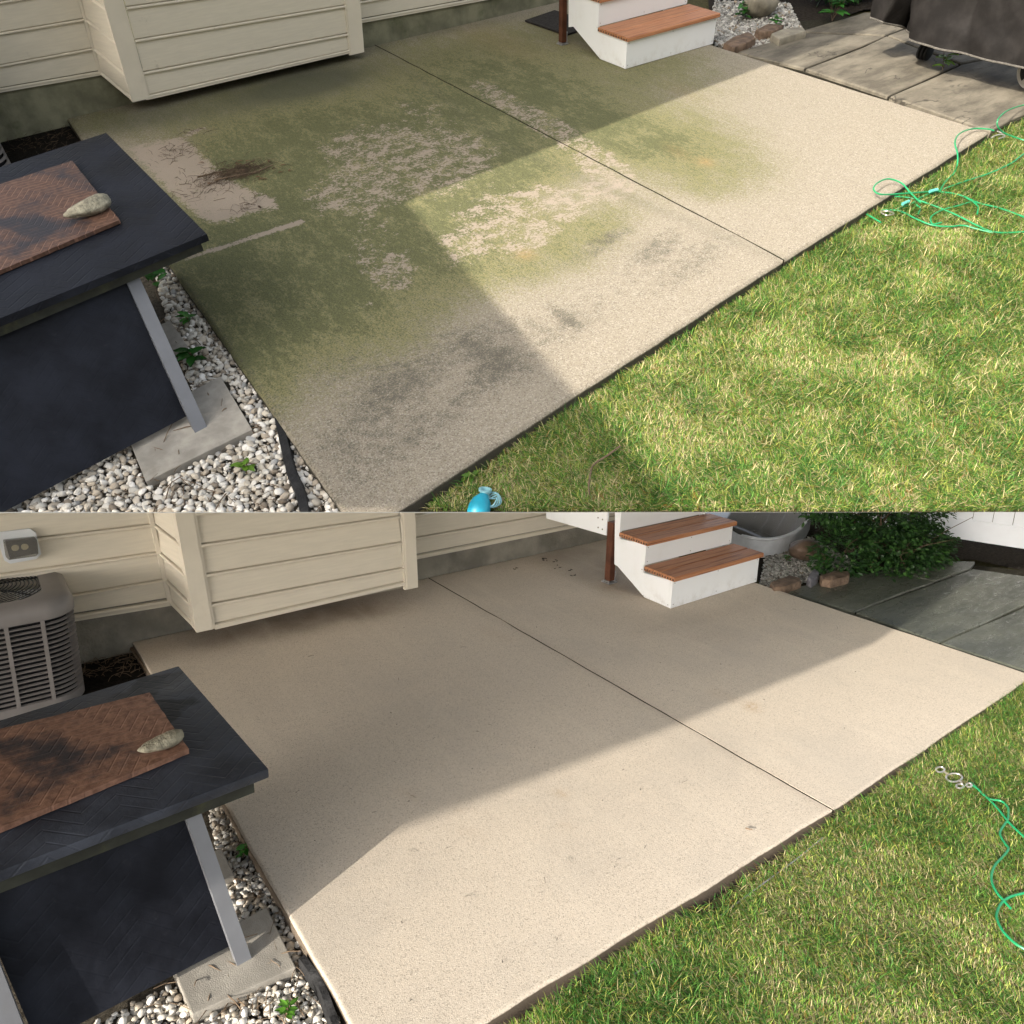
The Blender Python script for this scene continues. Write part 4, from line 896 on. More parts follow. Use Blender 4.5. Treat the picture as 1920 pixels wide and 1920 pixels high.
def ac_unit(Y, at, W, H, label, z0=-.06):
    c = Y.z(*at, z0); r = W * .19; c = c + V(-r * .35, r * .35, 0); cx, cy = c[0] - W / 2, c[1] + W / 2
    T = thing(Y, 'air_conditioner', label, 'air conditioner', (cx, cy, z0))
    def loop(h, rr, n=8):
        pts = []
        for k, (sx, sy) in enumerate(((1, 1), (-1, 1), (-1, -1), (1, -1))):
            for i in range(n + 1):
                a = math.pi / 2 * (k + i / n); pts.append(V(cx + sx * (h - rr) + rr * math.cos(a), cy + sy * (h - rr) + rr * math.sin(a), 0))
        return pts
    capz = H - W * .115; lp = loop(W / 2, r); inner = loop(W / 2 - .016, r - .01); n = len(lp)
    mb = MB(); nb = 17; z_lo = z0 + .05; pitch = (capz - z_lo) / nb
    def ring(za, zb):
        o = len(mb.v); rows = [[p + V(0, 0, za) for p in inner], [p + V(0, 0, za + .003) for p in lp], [p + V(0, 0, zb - .003) for p in lp], [p + V(0, 0, zb) for p in inner]]
        for q in rows: mb.v += [tuple(p) for p in q]
        for k in range(4): mb.f.extend([(o + k * n + i, o + k * n + (i + 1) % n, o + ((k + 1) % 4) * n + (i + 1) % n, o + ((k + 1) % 4) * n + i) for i in range(n)])
    ring(z0, z_lo)
    for i in range(nb): ring(z_lo + pitch * (i + .64), z_lo + pitch * (i + 1.0))
    for s in (-1, 1):
        for k in range(4):
            u = -W / 2 + r * 1.05 + (W - 2.1 * r) * k / 3
            mb.box((cx + u, cy + s * (W / 2 - .009), (z0 + capz) / 2), (.017, .016, capz - z0)); mb.box((cx + s * (W / 2 - .009), cy + u, (z0 + capz) / 2), (.016, .017, capz - z0))
    mb.mi = [0]; part(T, 'louvre_cabinet', mb, MAT['ac'], clip=False, smooth=40)
    mb = MB(); mb.prism([p + V(0, 0, z0 + .01) for p in loop(W / 2 - .034, r - .02)], (0, 0, capz - z0 - .02)); part(T, 'coil', mb, MAT['dark'], clip=False, smooth=40)
    # cap with a round opening
    mb = MB(); R_ = W * .40; circ = []
    for k in range(n):
        d = lp[k] - V(cx, cy, 0); a = math.atan2(d[1], d[0]); circ.append(V(cx + R_ * math.cos(a), cy + R_ * math.sin(a), 0))
    lo_, sh, tp = loop(W / 2 + .006, r), loop(W / 2 + .006, r), loop(W / 2 - .035, r * .9)
    rows = [[p + V(0, 0, capz) for p in lo_], [p + V(0, 0, H - .045) for p in sh], [p * V(1, 1, 1) + V(0, 0, H - .018) for p in loop(W / 2 - .004, r)], [p + V(0, 0, H) for p in tp], [p + V(0, 0, H - .004) for p in circ], [p + V(0, 0, H - .09) for p in circ]]
    for q in rows: mb.v += [tuple(p) for p in q]
    for k in range(5): mb.f += [(k * n + i, k * n + (i + 1) % n, (k + 1) * n + (i + 1) % n, (k + 1) * n + i) for i in range(n)]
    mb.mi = [0]; part(T, 'top_cap', mb, MAT['ac'], clip=False, smooth=45)
    mb = MB()
    for k in range(15):
        rr = R_ * (.16 + .84 * k / 14); z = H - .012 + .022 * (1 - (rr / R_) ** 2)
        mb.tube([(cx + rr * math.cos(a), cy + rr * math.sin(a), z) for a in np.linspace(0, 2 * math.pi, 48, endpoint=False)], .0028, 5, closed=True)
    for k in range(6):
        a = k * math.pi / 3 + .3; mb.tube([(cx + t * R_ * math.cos(a), cy + t * R_ * math.sin(a), H - .014 + .022 * (1 - t * t)) for t in np.linspace(.1, 1.04, 8)], .0042, 5)
    part(T, 'fan_guard', mb, MAT['black'], clip=False)
    mb = MB(); mb.lathe((cx, cy, H - .15), (0, 0, 1), [(R_ * .99, 0), (R_ * .99, .004)], 32); part(T, 'fan_well', mb, MAT['dark'], clip=False)
    mb = MB()
    for k in range(3):
        a0 = 2.1 * k - 1.0; pts = []
        for rr in (.2, .55, .95): pts.append([V(cx + rr * R_ * math.cos(a0 + t), cy + rr * R_ * math.sin(a0 + t), H - .055 + .04 * t) for t in np.linspace(0, .75, 6)])
        mb.grid(pts)
    part(T, 'fan', mb, MAT['fan'], clip=False)
    return T

def bush(Y, at, cen_h, rad, nleaf, ll, label, z0=-.05, lumps=None, name='shrub', col=((.018, .055, .014), (.05, .12, .025))):
    p = Y.z(*at, z0); T = thing(Y, name, label, 'shrub', p); mb = MB(); items = []
    lumps = lumps or [(random.uniform(-.6, .6), random.uniform(-.6, .6), random.uniform(-.2, .6), random.uniform(.45, .7)) for _ in range(9)]
    L = [(p + V(a * rad[0], b * rad[1], cen_h + c * rad[2]), s) for a, b, c, s in lumps]
    for c, s in L:
        path = spline([p + V(random.uniform(-.05, .05), random.uniform(-.05, .05), 0), lerp(p, c, .5) + V(random.uniform(-.06, .06), random.uniform(-.06, .06), .05), c], 5); mb.tube(path, np.linspace(.012, .004, len(path)), 6)
        for _ in range(4):
            e = c + V(*rng.normal(0, 1, 3)) * V(*rad) * s * .6; mb.tube([c, lerp(c, e, .5) + V(0, 0, .02), e], [.004, .003, .002], 5)
    for k in range(nleaf):
        c, s = L[k % len(L)]; d = rng.normal(0, 1, 3); d /= np.linalg.norm(d); rr = rng.uniform(.45, 1.05) ** .6
        q = c + d * V(*rad) * s * rr * (1 + .25 * mnoise.noise(Vector(d * 2.2)))
        if q[2] < z0 + .02: q[2] = z0 + .02 + abs(rng.normal(0, .03))
        t = rng.random(); cc = lerp(V(*col[0]), V(*col[1]), t ** 1.6) * rng.uniform(.8, 1.2)
        dd = d + rng.normal(0, .6, 3); dd[2] *= .5; items.append((q, dd, rng.normal(0, .4, 3) + V(0, 0, 1), ll * rng.uniform(.6, 1.2), ll * .58, cc))
    part(T, 'branch', mb, MAT['bark'], clip=False); leaf_mesh('foliage', items, MAT['leaf'], T, Y, p); return T

def cable(Y, paths, r, clips, label, sleeves=()):
    # paths: (points in the picture, height above the patio level, closed)
    pts0 = Y.z(*paths[0][0][0], LAWN_Z + .03); T = thing(Y, 'tie_out_cable', label, 'cable', pts0); mb = MB()
    for pth, h in paths:
        hs_ = h if isinstance(h, (list, tuple)) else [h] * len(pth); P3 = [Y.z(*q, z) for q, z in zip(pth, hs_)]; mb.tube(spline(P3, 9), r, 7)
    part(T, 'line', mb, MAT['cable'])
    for a, b in sleeves:
        mb = MB(); mb.tube([Y.z(*a, LAWN_Z + .06), Y.z(*b, LAWN_Z + .062)], r * 2.1, 9); part(T, 'sleeve', mb, MAT['cable_pale'])
    for cpth in clips:
        mb = MB(); P3 = [Y.z(*q, z) for q, z in cpth]
        mb.tube(spline(P3, 7), r * .95, 7); part(T, 'clip', mb, MAT['clip'])
    return T
def ringpx(cx, cy, rx, ry, z, n=10, a0=0): return [((cx + rx * math.cos(a0 + 2 * math.pi * i / n), cy + ry * math.sin(a0 + 2 * math.pi * i / n)), z) for i in range(n + 1)]

# =========================================================================== build: upper (stained) yard
GU = build_ground(UP, PU, True); build_flags(UP, PU, True, GU)
GLo = build_ground(LOW, PL, False); build_flags(LOW, PL, False, GLo)
# beds
for Y, g, P in ((UP, GU, PU), (LOW, GLo, PL)):
    e = lambda t: lerp(g['P4'], g['PC'], t)
    a = e(0) + V(-.004, .0); b = e(1.25); sheet(Y, 'mulch_bed', [V(a[0], .02), e(.36), e(.36) + V(-2.6, 0), V(a[0] - 2.6, .02)], -.065, MAT['mulch'])
    sheet(Y, 'gravel_bed', [e(.36), b, b + V(-2.4, 0), e(.36) + V(-2.4, 0)], -.072, MAT['bed'])
MAT['mulch2'] = soil_mat('bark_mulch', (.014, .011, .008), (.055, .043, .032), .05)
sheet(UP, 'planting_bed', [UP.z(*q, -.055)[:2] for q in ((1338, 84), (1326, -14), (2000, -70), (1980, 40), (1800, 12), (1620, 18), (1500, 60), (1392, 97))], -.055, MAT['mulch2'])
sheet(LOW, 'planting_bed', [LOW.z(*q, -.055)[:2] for q in ((1424, 1095), (1380, 985), (1560, 940), (1800, 980), (2150, 1040), (2100, 1110), (1962, 1080), (1830, 1050), (1690, 1046), (1590, 1075), (1466, 1106))], -.055, MAT['mulch2'])

HU = build_house(UP, PU, True, GU); HL = build_house(LOW, PL, False, GLo)
# added thin sheet, edge-on to the camera, shaped to cast the lower patio's shade
def add_sun_blocker():
    n_ = LOW.R[1]                                           # the plane the terrace edge lies in
    def on_plane(p): t = ((LOW.C - p) @ n_) / (np.array(SUN) @ n_); return p + t * np.array(SUN)
    line = [on_plane(LOW.z(*q)) for q in ((1640, 1205), (1255, 1365), (900, 1500), (540, 1630), (430, 1671))]
    e0 = LOW.C + (LOW.R.T @ np.array([(-3200 - 960) / FOCAL, 0, 1.])) * 2.55; 
    def edge(pxx):                                          # the terrace's front edge below picture column pxx
        q = UP.z(pxx, 960, LAWN_Z); return np.array(UP.W @ Vector(q))
    pts = [edge(1690)] + [p for p in line] + [edge(-2600), edge(-200)]
    # keep the line inside the edge
    pts = [p - n_ * -.0004 for p in pts]
    mb = MB(); mb.prism(pts, n_ * .0007); solo(LOW, 'sun_blocker', mb, MAT['blocker'], pts[0], kind='structure', smooth=0, clip=False)
add_sun_blocker()
build_steps(UP, PU, True, GU); build_steps(LOW, PL, False, GLo)
build_table(UP, True); build_table(LOW, False)

ac_unit(UP, (50, 326), .95, .86, 'taupe air conditioner edge behind the table on the stained patio')
ac_unit(LOW, (190, 1314), .72, .485, 'taupe air conditioner with louvres and black fan guard')

# wall outlet
c = LOW.y(37, 1023, -.02); T = thing(LOW, 'outlet_cover', 'grey octagonal wall plate with clear weather cover over two sockets', 'outlet', c)
q = [LOW.y(*p, -.018) for p in ((-2, 997), (55, 990), (67, 997.6), (77, 1038), (68, 1047), (19, 1056), (8, 1050), (-6, 1010))]
mb = MB(); mb.prism(q, (0, -.012, 0)); part(T, 'plate', mb, MAT['vent'], smooth=0, bevel=.002)
q = [LOW.y(*p, -.0305) for p in ((9, 1013), (66, 1007), (71, 1036), (18, 1046))]; mb = MB(); mb.prism(q, (0, -.003, 0)); part(T, 'socket_face', mb, MAT['dark'], smooth=0)
for a, b in ((28, 1026), (46, 1024)):
    s = LOW.y(a, b, -.0335); mb = MB(); mb.lathe(s, (0, -1, 0), [(.016, 0), (.016, .006), (.009, .009)], 20); part(T, 'socket', mb, MAT['socket'], clip=False)
q = [LOW.y(*p, -.031) for p in ((5, 1011), (64, 1005), (69, 1010), (71, 1036), (66, 1040), (16, 1047), (10, 1042))]; mb = MB(); mb.prism(q, (0, -.035, 0)); part(T, 'weather_cover', mb, MAT['glass'], smooth=0, bevel=.006)

# pebbles beside the slabs
def zs(Y, pts, z): return [Y.z(*q, z)[:2] for q in pts]
avU = [zs(UP, ((417, 700), (480, 807), (270, 910), (225, 800)), -.03), zs(UP, ((318, 600), (352, 648), (300, 672), (262, 628)), -.03)]
avL = [zs(LOW, ((503, 1697), (560, 1815), (357, 1908), (312, 1800)), -.03), zs(LOW, ((415, 1590), (440, 1640), (385, 1665), (360, 1612)), -.03)]
scatter_pebbles(UP, 'gravel', zs(UP, ((286, 495), (322, 505), (655, 965), (695, 1025), (-40, 1025), (40, 930), (380, 770), (330, 660)), -.05), -.06, .041, 4500, WHITE, 'white and tan pebbles between the fire table and the stained slab', avU)
scatter_pebbles(LOW, 'gravel', zs(LOW, ((388, 1498), (424, 1512), (652, 1915), (690, 1985), (50, 1985), (180, 1915), (455, 1775), (420, 1650)), -.05), -.06, .0265, 10000, WHITE, 'white and tan pebbles between the fire table and the washed slab', avL)
scatter_pebbles(UP, 'gravel', zs(UP, ((1341, 84), (1334, 40), (1340, 2), (1480, 6), (1505, 58), (1440, 84), (1395, 97)), -.04), -.045, .036, 4500, GREY, 'grey white pebbles beside the steps of the stained patio')
scatter_pebbles(LOW, 'gravel', zs(LOW, ((1426, 1094), (1436, 1035), (1432, 1010), (1520, 1008), (1612, 1056), (1590, 1074), (1520, 1088), (1468, 1104)), -.04), -.045, .026, 9000, GREY, 'grey white pebbles beside the steps of the washed patio')

for Y, pxp, k_, lab in ((UP, ((300, 520), (640, 950), (400, 950), (120, 945)), 1.4, 'brown stems and needles lying among the pebbles by the stained slab'), (LOW, ((395, 1510), (640, 1900), (480, 1905), (240, 1905)), 1., 'brown stems and needles lying among the pebbles by the washed slab')):
    mb = MB(); pp = zs(Y, pxp, -.03)
    for k in range(90):
        w_ = rng.dirichlet((.8,) * 4); p = sum(a * b for a, b in zip(w_, pp)); a = V(*p, -.040 + rng.uniform(-.012, .010)); an = rng.uniform(0, 6.3); l = rng.uniform(.02, .09) * k_; e_ = a + V(math.cos(an) * l, math.sin(an) * l, rng.normal(0, .01)); mb.tube([a, lerp(a, e_, .5) + V(0, 0, .006), e_], rng.uniform(.0008, .0022) * k_, 4)
    solo(Y, 'stem_litter', mb, MAT['twig'], V(*pp[0], -.03), lab, kind='stuff', smooth=0)
# edging strips at the slab corners
for Y, pth, lab in ((UP, [(520, 770), (545, 880), (565, 930), (575, 985)], 'black landscape edging strip in pebbles by the stained slab'), (LOW, [(566, 1800), (600, 1850), (622, 1905), (640, 1960)], 'black landscape edging strip in pebbles by the washed slab')):
    P3 = spline([Y.z(*q, -.03) for q in pth], 6); k = .9 if Y is UP else .5; mb = MB(); rows = [[p + V(-.030 * k, -.01, -.02), p + V(-.02 * k, 0, .012 * (1 + .5 * math.sin(i))), p + V(.02 * k, 0, .016), p + V(.034 * k, .01, -.02)] for i, p in enumerate(P3)]; mb.grid(rows)
    solo(Y, 'edging_strip', mb, MAT['edging'], P3[0], lab, 'edging', smooth=60)

# rocks and edging stones at the far end
rock(UP, 'river_rock', (1423, 30), (.20, .14, .13), -.1, MAT['rock_tan'], 'round tan river rock on grey pebbles by the stained patio', 'rock', -.03)
rock(LOW, 'river_rock', (1508, 1048), (.145, .10, .085), -.25, MAT['rock_brown'], 'smooth brown river rock on pebbles by the washed patio', 'rock', -.03)
flat_stone(UP, [(1358, 80), (1372, 70), (1404, 58), (1417, 70), (1400, 80), (1378, 88)], .03, .08, MAT['rock_red'], 'reddish flat stone nearest the steps on stained patio side', 'edging rocks by the stained patio', 1)
flat_stone(UP, [(1447, 62), (1470, 53), (1505, 50), (1511, 58), (1485, 66), (1462, 74)], .03, .08, MAT['rock_tan'], 'tan layered flat stone between pebbles and dry flagstones', 'edging rocks by the stained patio', 2)
flat_stone(UP, [(1418, 55), (1440, 44), (1470, 46), (1455, 57), (1430, 60)], .03, .08, MAT['rock_red'], 'small brown flat stone behind the tan layered one', 'edging rocks by the stained patio', 3)
flat_stone(LOW, [(1446, 1091), (1480, 1078), (1500, 1082), (1502, 1089), (1472, 1100), (1452, 1101)], .03, .07, MAT['rock_red'], 'brown brick shaped stone at the corner of washed patio', 'edging rocks by the washed patio', 4)
flat_stone(LOW, [(1514, 1082), (1526, 1066), (1536, 1072), (1534, 1080), (1522, 1088)], .035, .07, MAT['rock_blue'], 'small blue grey stone between two brown edging stones', 'edging rocks by the washed patio', 5)
flat_stone(LOW, [(1538, 1078), (1570, 1069), (1592, 1071), (1592, 1080), (1560, 1088), (1542, 1085)], .035, .08, MAT['rock_red'], 'long brown flat stone beside the wet flagstones', 'edging rocks by the washed patio', 6)

# weeds and small plants
LG = (.05, .20, .03); YG = (.20, .40, .03); DG = (.03, .12, .02)
weed(UP, (297, 540), .22, 20, .085, LG, 'bright green seedling behind the table leg by stained slab', -.05)
weed(UP, (356, 612), .10, 10, .06, LG, 'small green sprout in the pebbles beside the stained slab', -.05)
weed(UP, (362, 680), .07, 10, .095, DG, 'five leaved dark seedling right of the grey table leg', -.04, .4)
weed(UP, (462, 888), .07, 10, .05, (.13, .25, .03), 'yellow green sprout among the white pebbles in front', -.05)
weed(LOW, (455, 1608), .05, 15, .03, (.06, .26, .03), 'bright green sprout in pebbles right of the table leg', -.05)
weed(LOW, (536, 1908), .05, 15, .03, (.10, .25, .03), 'yellow green sprout among the front white pebbles', -.05)
weed(UP, (1767, 133), .16, 10, .10, YG, 'lime green seedling in the joint of the dry flagstones', -.02)
weed(UP, (1393, 38), .16, 20, .10, LG, 'leafy green weed on grey pebbles beside the round rock', -.04)
weed(UP, (1452, 52), .10, 15, .07, LG, 'low green weed in front of the round tan rock', -.04)
weed(LOW, (1545, 1066), .13, 45, .05, (.06, .26, .03), 'bright green leafy plant beside the brown river rock', -.04)
weed(LOW, (1474, 1054), .06, 15, .04, LG, 'low weed in the pebbles left of brown river rock', -.04)
weed(LOW, (1430, 1018), .13, 10, .05, DG, 'thin vine in front of the window well rim', -.04)
weed(LOW, (1455, 1020), .12, 15, .05, DG, 'leafy vine beside the window well rim', -.04)
weed(UP, (880, 905), .06, 15, .045, (.10, .20, .03), 'round leaved clover sprig beside the turquoise bottle', LAWN_Z)
weed(LOW, (1632, 1066), .20, 15, .07, (.07, .18, .04), 'tall leafy sprig in front of the dark shrub', -.04)

bush(LOW, (1650, 1050), .25, (.66, .42, .42), 10000, .040, 'dense dark green shrub behind the wet flagstones', lumps=[(-.9, 0, -.2, .5), (-.5, -.3, .3, .6), (0, -.1, .5, .65), (.4, .2, .2, .6), (.8, 0, .3, .55), (-.2, -.5, -.3, .6), (.3, -.5, -.3, .55), (.7, -.3, -.4, .45), (-.7, .3, .6, .5), (0, .4, .8, .6), (.9, .4, .6, .4), (-1.1, .3, .8, .45)])
bush(UP, (1600, -22), .36, (.85, .55, .42), 5200, .075, 'dark leafy shrub behind the dry flagstones', lumps=[(-.6, -.4, -.3, .5), (-.1, -.6, -.2, .5), (.3, -.3, .2, .6), (-.4, .1, .5, .6), (.7, 0, .2, .5), (0, .3, .6, .6), (-.9, .2, .2, .5)])
weed(UP, (1560, 40), .34, 30, .13, LG, 'broad leaved green plant in front of the dark shrub', -.04, 1.5)

# white fence
a, b = LOW.z(1700, 996, -.05), LOW.z(1925, 1031, -.05); d = (b - a) / np.linalg.norm(b - a); a = a - d * 1.6; L_ = np.linalg.norm(b - a) + 1.6; nrm = V(-d[1], d[0], 0); nrm *= -np.sign(nrm @ (LOW.C - a)) * -1
hr = LOW.z(1792, 1009, -.05); zr = [z for z in np.linspace(0, .6, 300) if LOW.px(hr + V(0, 0, z))[1] < 972][:1]; zr = zr[0] if zr else .2
T = thing(LOW, 'vinyl_fence', 'white vinyl fence behind the dark shrub and mulch', 'fence', a)
ax = [d, nrm, V(0, 0, 1)]
mb = MB(); mb.box(a + d * L_ / 2 + V(0, 0, zr / 2 + .01), (L_, .05, zr), ax); part(T, 'rail', mb, MAT['vinyl'], smooth=0, bevel=.004)
mb = MB(); bw = .15
for i in range(int(L_ / bw)):
    mb.box(a + d * bw * (i + .5) + V(0, 0, zr + .008 + .5), (bw - .004, .022, 1.0), ax)
part(T, 'board_panel', mb, MAT['vinyl'], smooth=0, bevel=.002)
mb = MB(); mb.box(a + d * L_ / 2 + V(0, 0, zr + 1.06), (L_, .05, .10), ax); part(T, 'rail', mb, MAT['vinyl'], smooth=0, bevel=.004)

# window well
zt = .10; rim = spline([LOW.z(*q, zt) for q in ((1345, 962), (1362, 982), (1380, 998), (1405, 1008.5), (1438, 1012), (1468, 1008), (1495, 997), (1512, 980), (1522, 962))], 6); cen = np.mean(rim, 0) + V(0, .15, 0)
T = thing(LOW, 'window_well', 'galvanised window well with grey plastic cover behind the steps', 'window well', V(cen[0], cen[1], -.05))
mb = MB(); tot = len(rim); rows = []
for p in rim:
    o = p - cen; o[2] = 0; o /= np.linalg.norm(o); rows.append([p + o * .0 + V(0, 0, -.16), p + V(0, 0, -.012), p + o * .012 + V(0, 0, .0), p + o * .008 + V(0, 0, .012), p - o * .02 + V(0, 0, .012), p - o * .02 - V(0, 0, .02)])
mb.grid(rows); part(T, 'rim', mb, MAT['well'], clip=False)
mb = MB(); rows = []
for p in rim:
    w_ = V(p[0], -.03, zt + .10); rows.append([lerp(p, w_, t) + V(0, 0, -.006 + .03 * math.sin(3.14 * t)) for t in np.linspace(0.0, 1, 10)])
mb.grid(rows); part(T, 'cover', mb, MAT['plexi'], clip=False)

# covered grill
zh = .21; hem = [(1632, 33), (1660, 43), (1685, 49), (1694, 56.5), (1706, 68), (1723, 78), (1755, 89), (1789, 98), (1830, 108), (1880, 119), (1925, 129), (1990, 143), (2060, 158)]
Hm = [UP.z(*q, zh + (.10 if i < 2 else 0)) for i, q in enumerate(hem)]; fd = Hm[-1] - Hm[4]; fd[2] = 0; fd /= np.linalg.norm(fd); back = V(-fd[1], fd[0], 0); back *= np.sign(back @ (Hm[5] - UP.C))
front = spline(Hm, 10); end = front[-1]; start = front[0]
loop = list(front) + [lerp(end, end + back * .65, t) for t in np.linspace(.1, 1, 8)] + [lerp(end + back * .65, start + back * .55, t) for t in np.linspace(.05, 1, 20)] + [lerp(start + back * .55, start, t) for t in np.linspace(.15, .9, 5)]
T = thing(UP, 'covered_grill', 'grill under a dark wrinkled fabric cover on the dry flagstones', 'grill', UP.z(1800, 130, -.02))
cg = np.mean(loop, 0); rows = []; nl = len(loop); arc = np.cumsum([0] + [np.linalg.norm(loop[i + 1] - loop[i]) for i in range(nl - 1)]); zs_ = np.linspace(0, 1, 34)
for j, t in enumerate(zs_):
    r = []
    for i, p in enumerate(loop):
        o = p - cg; o[2] = 0; o /= np.linalg.norm(o); s = arc[i]
        fold = (.022 * math.sin(s * 7 + 2.3 * math.sin(s * 2.1) + 3 * t) + .010 * math.sin(s * 19 + 2 + 4 * t)) * (1 - t) ** 1.3 + .11 * mnoise.noise(Vector((s * 1.9 + t * 1.5, t * 2.4, .5))) + .025 * mnoise.noise(Vector((s * 6.5 + t * 5, t * 6, 4)))
        ins = .16 * t ** 1.5
        r.append(p + o * (fold - ins) + V(0, 0, t * 1.0))
    rows.append(r + [r[0]])
mb = MB(); mb.grid(rows); mb.add([p for p in rows[-1][:-1]], [tuple(range(nl))]); part(T, 'cover', mb, MAT['cover'], smooth=60)
mb = MB(); mb.tube(rows[0][:-1], .008, 6, closed=True); part(T, 'hem', mb, MAT['hem'])
q = UP.z(1726, 113, -.018); mb = MB(); mb.box(q + V(0, 0, .19) + back * .03, (.11, .09, .12), [fd, back, V(0, 0, 1)]); part(T, 'caster_bracket', mb, MAT['rock_tan'], smooth=0)
mb = MB()
for k in (-1, 0, 1): mb.lathe(q + fd * (k * .034 - .014) + back * .03 + V(0, 0, .062), fd, [(.05, 0), (.062, .006), (.062, .022), (.05, .028)], 20)
part(T, 'caster', mb, MAT['rubber'])
wq = UP.z(1912, 168, -.018); wa = back * -1; Rw = .145; mb = MB(); wc = wq + V(0, 0, Rw) + fd * .05 + back * .05
mb.lathe(wc, wa, [(Rw * .72, -.03), (Rw * .98, -.028), (Rw, -.012), (Rw, .012), (Rw * .98, .028), (Rw * .80, .03)], 40); wh = part(T, 'wheel', mb, MAT['wheel'])
mb = MB(); mb.lathe(wc + wa * .031, wa, [(Rw * .80, 0), (Rw * .77, -.01), (Rw * .2, -.012)], 36); part(wh, 'disc', mb, MAT['rubber'])
mb = MB(); mb.lathe(wc + wa * .02, wa, [(.03, 0), (.03, .022)], 16)
for k in range(5):
    a = k * 2 * math.pi / 5 + .4; dd = fd * math.cos(a) + V(0, 0, 1) * math.sin(a); sd = np.cross(wa, dd); mb.box(wc + wa * .028 + dd * Rw * .45, (Rw * .72, .028, .012), [dd, sd, wa])
part(wh, 'spoke', mb, MAT['wheel'], smooth=0)
mb = MB()
for s, t in ((.25, .1), (.75, .1), (.25, .5), (.75, .5)): mb.box(lerp(front[45], end, s) + back * t + V(0, 0, .3), (.06, .06, .7))
part(T, 'frame', mb, MAT['rubber'], smooth=0)

# doormat under the deck
pts = [UP.z(*q, .004) for q in ((984, 41), (1062, 68), (1120, 48), (1040, 22))]; mb = MB(); mb.prism(pts, (0, 0, .018)); solo(UP, 'doormat', mb, MAT['mat'], pts[0], 'dark doormat on the stained patio behind the brown post', 'mat', smooth=0, bevel=.006)

# green tie-out cables
Z = lambda l: [(1220 + x / 2.743, y / 2.743) for x, y in l]
lz = LAWN_Z + .038
cable(UP, [
    (Z([(1990, 530), (1900, 545), (1830, 572), (1788, 612), (1785, 650), (1820, 685), (1900, 715), (1990, 742)]), [.0, .03, .08, .1, .06, .0, lz, lz]),
    (Z([(1765, 672), (1735, 664), (1660, 662), (1592, 685), (1565, 730), (1578, 790), (1577, 845), (1560, 890), (1520, 930), (1490, 975)]), [.01, .02, .03, .06, .08, .06, .02, lz, lz, lz]),
    (Z([(1990, 740), (1920, 790), (1850, 842), (1740, 892), (1600, 938), (1480, 982), (1400, 1010), (1340, 1048), (1270, 1075)]), lz),
    (Z([(1390, 1045), (1335, 990), (1290, 942), (1222, 920), (1165, 942), (1147, 975), (1190, 1000), (1330, 993), (1450, 986), (1540, 992), (1610, 1010), (1690, 1045), (1800, 1072), (1990, 1142)]), [lz, .0, .03, .05, .06, .05, .035, .0, lz, lz, lz, lz, lz, lz]),
    (Z([(1165, 1058), (1178, 1030), (1215, 1012), (1330, 1017), (1440, 1052), (1560, 1100), (1680, 1160), (1760, 1192), (1860, 1196), (1990, 1185)]), lz),
    (Z([(1100, 1055), (1065, 1060), (1072, 1080), (1130, 1112), (1185, 1145)]), lz), (Z([(1185, 1080), (1280, 1085), (1370, 1128), (1450, 1158), (1540, 1165), (1610, 1160), (1680, 1178), (1760, 1198)]), lz),
    (Z([(1495, 1145), (1450, 1152), (1443, 1115), (1500, 1080), (1580, 1058), (1640, 1040)]), lz), (Z([(1610, 1010), (1660, 1040), (1684, 1065), (1680, 1100)]), lz), (Z([(1360, 1050), (1386, 1070), (1376, 1100)]), lz)],
    .0050, [[((1220 + 1180 / 2.743, 1088 / 2.743), lz), ((1220 + 1215 / 2.743, 1085 / 2.743), lz + .02), ((1220 + 1250 / 2.743, 1098 / 2.743), lz), ((1220 + 1215 / 2.743, 1108 / 2.743), lz), ((1220 + 1182 / 2.743, 1092 / 2.743), lz)],
            [((1858, 259), .0), ((1866, 254), .01), ((1878, 252), .0), ((1884, 256), -.02), ((1872, 260), -.02)], [((1870, 246), .0), ((1880, 250), .0)]],
    'tangled green coated cable looped on lawn by the stained patio', sleeves=[(Z([(1295, 1050)])[0], Z([(1328, 1035)])[0]), (Z([(1435, 985)])[0], Z([(1475, 975)])[0])])
lz = LAWN_LOW + .046
Z3 = lambda l: [(1280 + x / 3, 1440 + y / 3) for x, y in l]
cable(LOW, [
    (Z3([(1618, 92), (1650, 110), (1700, 155), (1765, 220), (1830, 300), (1880, 350), (1990, 450)]), lz - .02),
    (Z3([(1600, 90), (1625, 84), (1660, 118), (1720, 172), (1790, 186), (1828, 220), (1832, 270), (1822, 305)]), lz - .02), (Z3([(1818, 305), (1785, 365), (1810, 420), (1832, 455), (1800, 500), (1758, 545), (1738, 600), (1742, 650), (1770, 705), (1805, 745), (1845, 790)]), lz - .02),
    (Z3([(1990, 690), (1900, 708), (1835, 728), (1790, 765), (1766, 830), (1790, 900), (1835, 955), (1890, 1000), (1990, 1050)]), lz - .02)],
    .0042, [ringpx(1763, 1443, 8, 5, lz - .02), ringpx(1789, 1458, 15, 8, lz - .02, a0=.6), [((1770, 1447), lz), ((1778, 1452), lz)], [((1797, 1463), lz), ((1805, 1468), lz)], ringpx(1800, 1474, 7, 4, lz - .02), ringpx(1817, 1472, 5, 3.5, lz)],
    'green coated cable with metal swivel clip on the lower lawn', sleeves=[((1818, 1479), (1829, 1484))])
